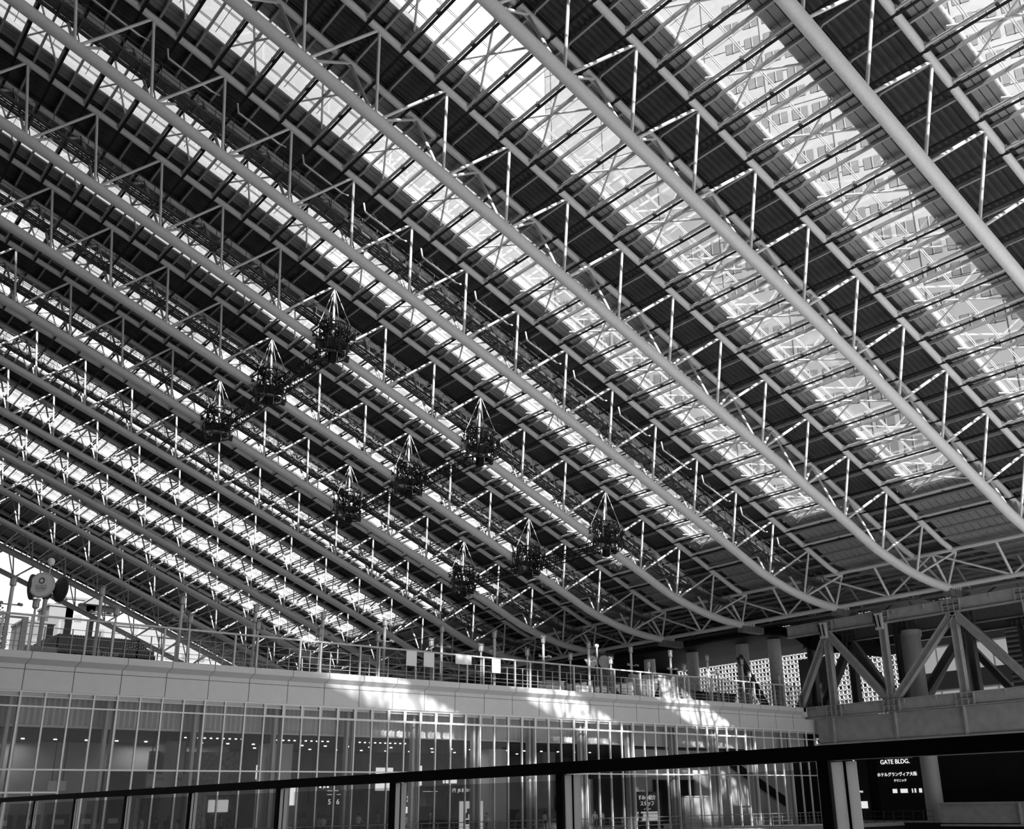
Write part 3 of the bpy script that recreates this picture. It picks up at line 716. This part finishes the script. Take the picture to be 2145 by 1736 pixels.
for k in range(6): m.box((96.6, 58.9, 3.95+k*.45-.04), (96.75, 61.9, 3.95+k*.45+.04))
m.box((96.8, 58.9, 3.95), (96.85, 61.9, 6.2))
for a in range(6):
    for b in range(5):
        if (a+b) % 2: h.box((96.76, 58.95+a*.5, 3.99+b*.45), (96.79, 59.35+a*.5, 4.36+b*.45))
m.build('grid', 'checker', t); h.build('dark_square', 'hole', t)

# ------------------------------------------------------------------ curtain wall
XM = [13.28+1.2765*k for k in range(-5, 57)]
YG = 60.95
t = thing('curtain_wall', 'tall glazed curtain wall with pale mullions under the plaza fascia', 'curtain wall', (13.28, YG, -2.05)); CWALL = t
for x in XM: M().box((x-.045, YG-.09, -2.05), (x+.045, YG+.06, 6.28)).build('mullion', 'mullion', t)
for z, h, x0, x1 in ((5.42, .08, XM[0], XM[-1]), (2.14, .09, XM[0], XM[-1]), (6.2, .08, XM[0], XM[-1]), (5.95, .04, XM[0], 13.28+1.2765*14), (.98, .09, XM[0], 15.8)):
    M().box((x0, YG-.07, z), (x1, YG+.05, z+h)).build('transom', 'mullion', t)
for k, (a, b) in enumerate(zip(XM[:-1], XM[1:])):
    q = M()
    for z0, z1 in ((-2.0, 2.13), (2.24, 5.41), (5.51, 6.19)):
        tl = random.uniform(-.008, .008); tv = random.uniform(-.006, .006)
        q.add([(a+.05, YG-tl, z0), (b-.05, YG+tl, z0), (b-.05, YG+tl+tv, z1), (a+.05, YG-tl+tv, z1)], [(0,1,2,3)])
    q.build('pane', 'glass', t)
# top vents of the glazing, outlined pale from the middle on
t = thing('vent_band', 'row of pale framed vent windows along the top of the curtain wall', 'windows', (40, YG-.1, 5.5))
for k, (a, b) in enumerate(zip(XM[:-1], XM[1:])):
    if a > 27 and b < 75:
        m = M()
        for p, q in (((a+.05, 5.5), (b-.05, 5.54)), ((a+.05, 6.15), (b-.05, 6.19)), ((a+.05, 5.54), (a+.1, 6.15)), ((b-.1, 5.54), (b-.05, 6.15))):
            m.box((p[0], YG-.12, p[1]), (q[0], YG-.04, q[1]))
        m.build('vent_frame', 'mullion', t)
# handrail in front
t = thing('concourse_handrail', 'thin steel handrail along the foot of the curtain wall', 'railing', (45, 59.8, -2.05))
m = M().tube([(8, 59.8, -1.06), (86, 59.8, -1.06)], .03, 8); m.tube([(8, 59.8, -1.35), (86, 59.8, -1.35)], .015, 6); m.tube([(8, 59.8, -1.65), (86, 59.8, -1.65)], .015, 6); m.build('rail', 'mid_steel', t)
for k in range(60): M().bar((8.5+1.3*k, 59.8, -2.05), (8.5+1.3*k, 59.8, -1.06), .035).build('post', 'mid_steel', t)
# wind columns behind the glass
w0 = None
for k in range(14):
    x = 13.2+5.13*k
    if w0 is None:
        w0 = o = thing('wind_column', 'twin steel wind column standing just behind the curtain wall glass', 'column', (x, 61.6, -2.05), 'wind columns behind the glass')
        for d in (-.22, .22): M().box((x+d-.09, 61.4, -2.05), (x+d+.09, 61.8, 6.2)).build('shaft', 'light_steel', o)
    else: o = dup(w0, (x, 61.6, -2.05))
# interior
m = M()
K = 480
pts = [(6+78*k/K, 62.6+(.07 if k % 2 else -.07)) for k in range(K+1)]
for (x0, y0), (x1, y1) in zip(pts[:-1], pts[1:]): m.add([(x0,y0,4.62),(x1,y1,4.62),(x1,y1,6.4),(x0,y0,6.4)], [(0,1,2,3)])
tag(m.build('pleated_blind', 'curtain', None, (45, 62.6, 4.6)), 'long pleated pale blind hanging behind the top of the curtain wall', 'blind')
m = M().box((6, 62.5, 4.5), (84, 62.8, 4.63)); struct('trim_3', m, 'wall_pale')
m = M().box((6, 62.8, 4.42), (84, 80, 4.6)); m.box((6, 62.7, 6.4), (84, 80, 6.6)); struct('ceiling', m, 'black')
m = M().box((6, 80, -2.05), (84, 80.3, 4.42)); struct('wall_back', m, 'wall_back')
m = M().box((6, 74.2, 2.6), (30.8, 74.5, 4.42), 0); m.box((6, 74.2, -2.05), (22, 74.5, 2.6), 0); m.box((24, 71, -2.05), (30.5, 71.3, 3.8), 1)
struct('wall_hall_end', M().box((84.2, 61.6, -2.05), (84.5, 80, 6.4)), 'wall_dark')
struct('wall_shops', m, ['wall_mid', 'gold'])
m = M().box((63.4, 65.2, 1.9), (84, 65.4, 4.42)); m.box((63.4, 65.2, -2.05), (65.5, 65.4, 1.9)); m.box((71, 65.2, -2.05), (84, 65.4, 1.9))
m.add([(74, 65.1, 4.6), (84, 65.1, -.2), (84, 65.19, -.2), (84, 65.19, 6.2), (74, 65.19, 6.2)], [(0, 1, 2, 3, 4)]) 
struct('wall_stair', m, 'wall_pale')
tag(M().box((74, 64.6, 3.9), (75, 64.9, 4.0)).bar((74.5, 64.8, 3.9), (84, 64.8, -.4), .2, .7).build('escalator_side', 'wall_dark', None, (78, 64.8, 0)), 'dark sloping escalator side behind the right part of the glass', 'escalator')
tag(M().box((66.0, 62.0, -2.05), (70.1, 62.3, .47)).box((66.0, 61.9, .4), (70.1, 62.3, .5)).build('white_hoarding', 'white', None, (68, 62.1, -2.05)), 'bright white sunlit hoarding behind the right part of the glass', 'hoarding')
for k, (x0, x1, y, w) in enumerate([(32.0, 33.8, 70, 'left'), (51.4, 53.2, 70, 'middle'), (24.6, 26.0, 70, 'far left'), (58.8, 60.2, 72, 'right')]):
    tag(M().box((x0, y, -2.05), (x1, y+1.8, 4.42)).box((x0-.05, y-.05, -2.05), (x1+.05, y+1.85, -1.8)).build('square_pillar', 'wall_pale' if k < 2 else 'wall_mid', None, (x0, y, -2.05)), 'broad square pillar inside the concourse, %s one' % w, 'pillar')
# downlights
d0 = None
rows = [(66.0, [24.4+.42*k for k in range(44)], 4.4), (71.0, [16+1.9*k for k in range(26)], 4.4), (75.5, [31+2.3*k for k in range(14)], 4.4)]
for y, XX, z in rows:
    for x in XX:
        if y == 66 and int((x-24)/2.1) % 3 == 2: continue
        if d0 is None:
            d0 = o = tag(M().lathe((x, y, z-.04), [(.07, 0), (.07, .05)], 10).build('downlight', 'glow', None, (x, y, z)), 'small round downlight glowing in the dark concourse ceiling, front row', 'downlight', 'concourse downlights')
        else: o = d0.copy(); COL.objects.link(o); o.location = (x, y, z)
        o['label'] = 'small round downlight glowing in the dark concourse ceiling, %s row' % {66.0: 'front', 71.0: 'middle', 75.5: 'back'}[y]
        if y != 66: o.scale = (1.5, 1.5, 1)
for k in range(6):
    ld = bpy.data.lights.new('concourse_light', 'AREA'); ld.energy = 120; ld.size = 6; ld.size_y = 1; ld.shape = 'RECTANGLE'
    lo = bpy.data.objects.new('concourse_light', ld); COL.objects.link(lo); lo.location = (14+12*k, 73, 4.3)
# signs inside
def sign(x0, x1, z0, z1, y, lab, lines, mt='sign', tm='text', name='hanging_sign', pole=True):
    t = thing(name, lab, 'sign', ((x0+x1)/2, y, z0))
    bo = M().box((x0, y, z0), (x1, y+.2, z1)).build('board', mt, t)
    if pole: M().bar((x0+.2, y+.1, z1), (x0+.2, y+.1, 4.42), .05).bar((x1-.2, y+.1, z1), (x1-.2, y+.1, 4.42), .05).build('hanger', 'black', t)
    for s_, sz, fx, fz in lines: text(s_, sz, tm, (x0+(x1-x0)*fx, y-.02, z0+(z1-z0)*fz), (1,0,0), (0,0,1), 'lettering', bo)
    return t
sign(34.3, 38.0, .15, 1.6, 68, 'black departure board hanging inside the concourse above a platform number', [('▲  JR ▲', .22, .3, .88), ('━━━  ━━', .3, .6, .68), ('━━  ━━━', .3, .6, .5), ('5   6', .5, .52, .17)])
sign(41.9, 45.2, .0, 1.5, 68, 'black platform sign with a white top strip beside the departure board', [('3   4', .5, .25, .35), ('━━━ ━━', .25, .75, .7)])
sign(45.6, 49.0, .7, 1.55, 68, 'black hanging arrow sign inside the concourse, right of the platform sign', [('← 円  JR 線のりば', .33, .5, .5)])
sign(61.6, 65.3, -2.05, .9, 63.9, 'black standing sign with white Japanese lettering in front of the stair wall', [('すみの紹介', .42, .5, .83), ('スタッフ', .42, .5, .67), ('• ━━', .3, .5, .52)], pole=False, name='standing_sign')
M().box((62.2, 63.8, -1.4), (64.7, 63.88, -.9)).box((62.2, 63.8, -.85), (64.7, 63.88, -.7)).build('lit_panel', 'screen', bpy.data.objects['standing_sign'])
sign(21.2, 23.6, 1.35, 2.05, 62.9, 'pale fare sign with small dark lettering behind the left glass', [('ICOCA', .22, .28, .6), ('●Pay', .2, .78, .6)], 'wall_mid', 'ink', 'fare_sign', True)
sign(55.2, 56.3, -.5, .6, 66, 'small black wall sign with a left arrow inside the concourse', [('←', .4, .5, .7), ('▪', .3, .5, .3)], name='wall_sign')
sign(16.6, 17.6, 1.2, 1.75, 66, 'small pale notice hanging behind the far left glass', [('◦', .2, .5, .6)], 'wall_pale', 'ink', 'notice')
t = thing('map_board', 'white lit map board standing inside the concourse', 'map board', (46.3, 66, -2.05))
M().box((45.8, 66, -2.05), (47.9, 66.15, .33)).build('board', 'screen', t)
m = M()
for a, b, c, d in ((46.2, -.9, 46.5, -.5), (46.4, -.6, 46.8, -.2), (46.3, -1.3, 46.6, -1.0), (47.3, -1.0, 47.5, -.4), (47.2, .0, 47.6, .1)): m.box((a, 65.97, b), (c, 66, d))
m.build('map_marks', 'ink', t)
for k, (x0, x1, z0, z1, y) in enumerate([(33.2, 33.8, 2.25, 2.7, 79.9), (35.6, 36.6, 2.3, 3.3, 79.9), (38.6, 39.2, .3, 2.1, 79.9), (46.6, 48.2, 1.4, 3.2, 79.9), (50.4, 51.2, 1.2, 3.4, 79.9), (48.8, 50.2, -.5, .9, 79.9), (28.3, 29.6, -.1, .6, 70.8), (53.6, 55.0, 2.0, 3.0, 79.9)]):
    tag(M().box((x0, y, z0), (x1, y+.1, z1)).box((x0-.05, y+.04, z0-.05), (x1+.05, y+.12, z1+.05)).build('bright_window', 'screen', None, (x0, y, z0)), 'small bright lit opening in the concourse back wall, %s from the left' % ORD[k], 'lit window', 'lit openings in the back wall')
# train-like ticket hall furniture on the left: ticket machines
for k in range(5):
    x = 15.2+1.6*k; t = thing('ticket_machine', 'dark ticket machine with a lit screen behind the far left glass, %s in its row' % ORD[k], 'ticket machine', (x, 69.5, -2.05), 'ticket machines')
    M().box((x-.6, 69.5, -2.05), (x+.6, 70.2, -.1)).build('body', 'dark_steel', t); M().box((x-.3, 69.46, -.7), (x+.3, 69.5, -.4)).build('screen', 'lamp', t)

# ------------------------------------------------------------------ people inside
def person_mesh(pose):
    me = bpy.data.meshes.new('person'); a = pose
    V = {'pel': (0,0,.92), 'w': (0,.01,1.08), 'ch': (0,.02,1.28), 'nk': (0,0,1.43), 'hd0': (0,-.02,1.5), 'hd': (0,-.03,1.58), 'top': (0,-.02,1.66)}
    R_ = {'pel': (.15,.11), 'w': (.135,.1), 'ch': (.165,.11), 'nk': (.055,.055), 'hd0': (.065,.075), 'hd': (.08,.095), 'top': (.05,.06)}
    E = [('pel','w'),('w','ch'),('ch','nk'),('nk','hd0'),('hd0','hd'),('hd','top')]
    for s, n in ((-1,'l'),(1,'r')):
        st = a['stride']*s
        V['hip'+n] = (.09*s,0,.85); V['kn'+n] = (.1*s,-st*.45-.02,.48); V['an'+n] = (.1*s,-st+.03,.09); V['to'+n] = (.11*s,-st-.14,.04)
        R_['hip'+n] = (.09,.09); R_['kn'+n] = (.06,.06); R_['an'+n] = (.042,.042); R_['to'+n] = (.04,.03)
        E += [('pel','hip'+n),('hip'+n,'kn'+n),('kn'+n,'an'+n),('an'+n,'to'+n)]
        fl = a['arm'+n]
        V['sh'+n] = (.19*s,0,1.36); V['el'+n] = (.25*s,.03-fl*.05,1.09); V['ha'+n] = (.23*s-.08*s*fl,-.03-.26*fl,.86+.22*fl); V['fi'+n] = (.22*s-.1*s*fl,-.05-.34*fl,.78+.26*fl)
        R_['sh'+n] = (.06,.06); R_['el'+n] = (.042,.042); R_['ha'+n] = (.03,.028); R_['fi'+n] = (.03,.018)
        E += [('ch','sh'+n),('sh'+n,'el'+n),('el'+n,'ha'+n),('ha'+n,'fi'+n)]
        for q, dx in enumerate((-.02, -.007, .007, .02)):
            V['f%d'%q+n] = (V['fi'+n][0]+dx, V['fi'+n][1]-.03*fl-.01, V['fi'+n][2]-.075+.04*fl-abs(dx)*.5); R_['f%d'%q+n] = (.008,.008); E.append(('fi'+n, 'f%d'%q+n))
        V['th'+n] = (V['ha'+n][0]-.03*s, V['ha'+n][1]-.03, V['ha'+n][2]-.05); R_['th'+n] = (.009,.009); E.append(('ha'+n, 'th'+n))
    ks = list(V); me.from_pydata([V[k] for k in ks], [(ks.index(p), ks.index(q)) for p, q in E], [])
    o = bpy.data.objects.new('tmp', me); COL.objects.link(o)
    md = o.modifiers.new('s', 'SKIN'); 
    for k, sv in zip(ks, me.skin_vertices[0].data): sv.radius = R_[k]; sv.use_root = (k == 'pel')
    md.use_smooth_shade = True; o.modifiers.new('u', 'SUBSURF').levels = 1
    dg = bpy.context.evaluated_depsgraph_get(); dg.update(); out = bpy.data.meshes.new_from_object(o.evaluated_get(dg)); bpy.data.objects.remove(o)
    return out
poses = [dict(stride=.22, arml=.2, armr=-.1), dict(stride=.03, arml=.0, armr=.9), dict(stride=.12, arml=.6, armr=.1)]
base_m = [person_mesh(p) for p in poses]
PM = {}
def pmesh(k, shirt):
    if (k, shirt) in PM: return PM[(k, shirt)]
    me = base_m[k].copy(); me.materials.clear()
    for n_ in ('skin', shirt, 'trouser', 'shirt_d'): me.materials.append(MT[n_])
    for p in me.polygons:
        c = p.center; p.use_smooth = True
        if c.z < .08: p.material_index = 3
        elif c.z < .95 and abs(c.x) < .19: p.material_index = 2
        elif c.z < 1.42 and c.z > .95 and (abs(c.x) < .24 and c.z > 1.1 or abs(c.x) < .17): p.material_index = 1
        else: p.material_index = 0
    PM[(k, shirt)] = me; return me
def lm(lathes):
    m = M()
    for c, prof, n in lathes: m.lathe(c, prof, n)
    return m
hair_s = lm([((0, -.005, 1.57), [(.088, -.03), (.1, .03), (.092, .09), (.06, .125), (.01, .135)], 14)])
hair_l = lm([((0, .02, 1.42), [(.07, -.06), (.1, .05), (.105, .17), (.095, .24), (.06, .275), (.01, .285)], 14)])
hat = lm([((0, -.01, 1.61), [(.17, 0), (.17, .012), (.1, .02), (.09, .1), (.05, .12)], 18)])
HM = {}
P_ = [(199,1712,66,'l','shirt_g','wearing a wide-brimmed hat'),(298,1708,63.5,'s','shirt_w','in a pale top near the curtain wall'),(328,1712,66,'s','shirt_d','in dark clothes'),(351,1707,67,'l','shirt_d','with long hair'),
      (373,1716,62.6,'s','shirt_w','wearing a cap and pale shirt'),(427,1703,64,'s','shirt_g','with a backpack'),(464,1702,67,'l','shirt_g','walking'),(497,1702,69,'s','shirt_d','standing in dark clothes'),
      (618,1697,68,'s','shirt_g','facing left'),(638,1703,66,'l','shirt_g','with bobbed hair'),(667,1704,64,'l','shirt_w','in a white shirt'),(678,1706,65.5,'s','shirt_w','in a white shirt and dark trousers'),
      (690,1708,69,'s','shirt_d','in dark clothes'),(752,1701,67,'s','shirt_w','in a white T-shirt'),(792,1699,68,'s','shirt_g','in a grey top'),(853,1703,64,'s','shirt_w','in a pale shirt'),
      (902,1698,70,'s','shirt_d','in a dark suit'),(952,1710,65,'s','shirt_d','in dark clothes'),(1019,1712,68,'s','shirt_g','with a cap'),(1089,1693,62.5,'l','shirt_g','with curly hair in a patterned top'),
      (1141,1708,66,'s','shirt_w','in a pale shirt'),(1222,1706,64,'s','shirt_w','in a pale top'),(1246,1711,62.4,'l','shirt_g','in a checked top'),(1261,1696,62.6,'s','shirt_w','in a striped white top'),
      (1308,1690,63,'s','shirt_d','tall, in black'),(1340,1700,62.4,'l','shirt_w','carrying a bag')]
def ray_at(u, v, yy):
    d = fw*F_PX+r2*(u-CX)+u2*(CY-v); return d*(yy/d.y)
for n_, (u, v, yy, hr, sh, lab) in enumerate(P_):
    p = ray_at(u, v, yy); k = n_ % 3
    o = bpy.data.objects.new('person', pmesh(k, sh)); COL.objects.link(o); o.location = (p.x, yy, -2.05); o.rotation_euler = (0, 0, random.uniform(-pi, pi))
    hgt = min(max((p.z+2.05)/1.7, .9), 1.06); o.scale = (hgt,)*3
    near = 'left part' if u < 500 else ('middle' if u < 1000 else 'right part')
    nb = ['far left end','fifth mullion bay'][0]
    tag(o, 'person %s, %s from the left behind the glass' % (lab, ORD[n_]), 'person', 'people in the concourse')
    key = hr if 'hat' not in lab else 'hat'
    if key not in HM:
        HM[key] = {'s': hair_s, 'l': hair_l, 'hat': hat}[key].build('hair' if key != 'hat' else 'hat', 'hair').data
        bpy.data.objects.remove([q for q in bpy.data.objects if q.data == HM[key]][0])
    h_ = bpy.data.objects.new('hair' if key != 'hat' else 'hat', HM[key]); COL.objects.link(h_); h_.parent = o
    if 'backpack' in lab or 'bag' in lab:
        b = bpy.data.objects.new('backpack', M().box((-.16, .1, .98), (.16, .28, 1.38)).build('backpack', 'shirt_d').data)
        bpy.data.objects.remove([q for q in bpy.data.objects if q.data == b.data and q.name != b.name][0]); COL.objects.link(b); b.parent = o; b.name = 'backpack'

# ------------------------------------------------------------------ foreground railing
XF = 3.0
t = thing('black_railing', 'black foreground railing with flat posts crossing the bottom of the picture', 'railing', (XF, 6, -1.4))
M().box((XF-.02, .6, .125), (XF+.025, 30, .175)).build('top_rail', 'rail_black', t)
py = [2.16, 3.55, 4.96, 6.37, 7.88, 9.36, 10.86, 13.1-.75, 13.9, 15.4, 16.9]
for y in py:
    M().box((XF-.012, y-.022, -1.4), (XF+.012, y+.022, .125)).build('post', 'rail_black', t)
    M().box((XF-.004, y-.078, -1.4), (XF+.004, y-.03, .12)).build('glass_clamp', 'opal', t); M().box((XF-.004, y-.125, -1.4), (XF+.004, y-.088, .12)).build('glass_clamp', 'opal', t); M().box((XF-.006, y-.0875, -1.4), (XF+.006, y-.0785, .12)).build('gasket', 'rail_black', t)
for a, b in zip(py[:-1], py[1:]): M().box((XF+.03, a+.04, -1.3), (XF+.036, b-.15, .1)).build('glass_panel', 'railglass', t)
struct('floor', M().box((-6, -8, -1.7), (XF+.6, 30, -1.4)), 'floor')

# ------------------------------------------------------------------ city beyond
t = thing('office_tower', 'tall pale office tower with rows of windows seen through the right skylights', 'building', (200, 210, 0))
c0 = Vector((118., 118., 0)); dv = Vector((cos(AZ-radians(65.5)), sin(AZ-radians(65.5)), 0)); dv = Vector((sin(AZ+radians(24.5)-0), -cos(AZ+radians(24.5)), 0)) 
c0 = hd*265 + rt*2; wv = (rt*.906-hd*.42).normalized(); nv = Vector((-wv.y, wv.x, 0)); 
if nv.dot(hd) > 0: pass
m = M(); w_, h_ = 270, 300
P0 = c0; P1 = c0+wv*w_; bk = hd*25
m.add([P0+zz*-10, P1+zz*-10, P1+bk+zz*-10, P0+bk+zz*-10, P0+zz*h_, P1+zz*h_, P1+bk+zz*h_, P0+bk+zz*h_], [(0,3,2,1),(4,5,6,7),(0,1,5,4),(1,2,6,5),(2,3,7,6),(3,0,4,7)])
m.build('tower_body', 'ext', t)
m = M(); j_ = M(); front = -hd*.15
nz_ = 0
zf = 42
while zf < h_-6:
    for k in range(44):
        if (k % 3) == 2 and zf > 110: pass
        a = P0+wv*(3+k*5.6)+front; b = a+wv*4.3
        if k > 9 or zf < 150:
            m.add([a+zz*zf, b+zz*zf, b+zz*(zf+3.6), a+zz*(zf+3.6)], [(0,1,2,3)])
            mid = (a+b)/2; j_.bar(mid+zz*zf-hd*.1, mid+zz*(zf+3.6)-hd*.1, .25)
    zf += 7.2
tag(m.build('window', 'ext_win', t), kind='stuff'); tag(j_.build('window_bar', 'ext', t), kind='stuff')
m = M()
for k in range(15): a = P0+wv*(2+k*16.8)+front*.5; m.bar(a, a+zz*h_, .2)
zf = 20
while zf < h_: m.bar(P0+zz*zf+front*.5, P1+zz*zf+front*.5, .12); zf += 12.6
m.build('panel_joint', 'bgrey', t)
def bld(name, px, yy, depth, mt, lab, extra=None):
    (u0, v0, u1, v1) = px; a = ray_at(u0, v0, yy); b = ray_at(u1, v1, yy)
    t = thing(name, lab, 'building', (a.x, yy, -11)); M().box((a.x, yy, -11), (b.x, yy+depth, a.z)).build('wall', mt, t)
    M().box((a.x-.3, yy-.3, a.z), (b.x+.3, yy+depth, a.z+.5)).build('roof', 'bgrey', t)
    m = M(); z = a.z-5
    while z > 0:
        x = a.x+2
        while x < b.x-3: m.box((x, yy-.1, z), (x+1.6, yy, z+1.6)); x += 4
        z -= 5
    if m.v: tag(m.build('window', 'ext_win', t), kind='stuff')
    return t
bld('background_building', (48, 1302, 103, 1380), 246, 10, 'bgrey', 'low grey building behind the clock sign')
bld('background_building', (105, 1268, 140, 1380), 246, 10, 'bgrey', 'grey left face of the blocky building left of the pagoda-like tower')  # left face of the pale block beside it, in the darker grey
bld('background_building', (142, 1254, 186, 1380), 246, 10, 'bwhite', 'tall pale blocky building behind the left lamp posts')
bld('background_building', (236, 1310, 328, 1400), 246, 10, 'bwhite', 'long pale low building right of the café roof')
bld('background_building', (333, 1335, 450, 1420), 246, 10, 'bwhite', 'far pale low building below the last roof truss')
t = bld('background_building', (189, 1285, 231, 1380), 246, 10, 'bwhite', 'pale pagoda-like tower with a flared roof behind the lamp posts')
a = ray_at(189, 1268, 246); b = ray_at(231, 1268, 246); c = (a.x+b.x)/2
M().box((c-3, 246, ray_at(189, 1285, 246).z), (c+3, 252, a.z)).build('turret', 'bwhite', t); M().add([(c-5, 244, a.z), (c+5, 244, a.z), (c+5, 254, a.z), (c-5, 254, a.z), (c-1, 248, a.z+2.5), (c+1, 248, a.z+2.5), (c+1, 250, a.z+2.5), (c-1, 250, a.z+2.5)], [(0,3,2,1),(4,5,6,7),(0,1,5,4),(1,2,6,5),(2,3,7,6),(3,0,4,7)]).build('flared_roof', 'bgrey', t)
p = ray_at(4, 1300, 90)
t = thing('street_tree', 'leafy tree at the left edge behind the plaza railing', 'tree', (p.x, 90, 8))
M().tube([(p.x, 90, -2), (p.x, 90, 12)], .15, 8).build('trunk', 'trunk', t)
m = M(); rnd = random.Random(5)
for k in range(1500):
    a, b, r = rnd.uniform(0, 2*pi), rnd.uniform(-1, 1), rnd.uniform(.3, 1)**.5; q = math.sqrt(1-b*b)
    c = Vector((p.x-1+1.6*r*q*cos(a), 90+1.5*r*q*sin(a), 13+3.2*r*b)); u = Vector((rnd.uniform(-1,1), rnd.uniform(-1,1), rnd.uniform(-1,1))).normalized()*.13; w = u.cross(Vector((rnd.uniform(-1,1), rnd.uniform(-1,1), .3))).normalized()*.08
    m.add([c-u, c+w, c+u, c-w], [(0,1,2,3)])
tag(m.build('foliage', 'leaf', t), kind='stuff')

# ------------------------------------------------------------------ lift everything onto the floor level
for o in bpy.data.objects:
    if o.parent is None: o.location.z += FLOOR
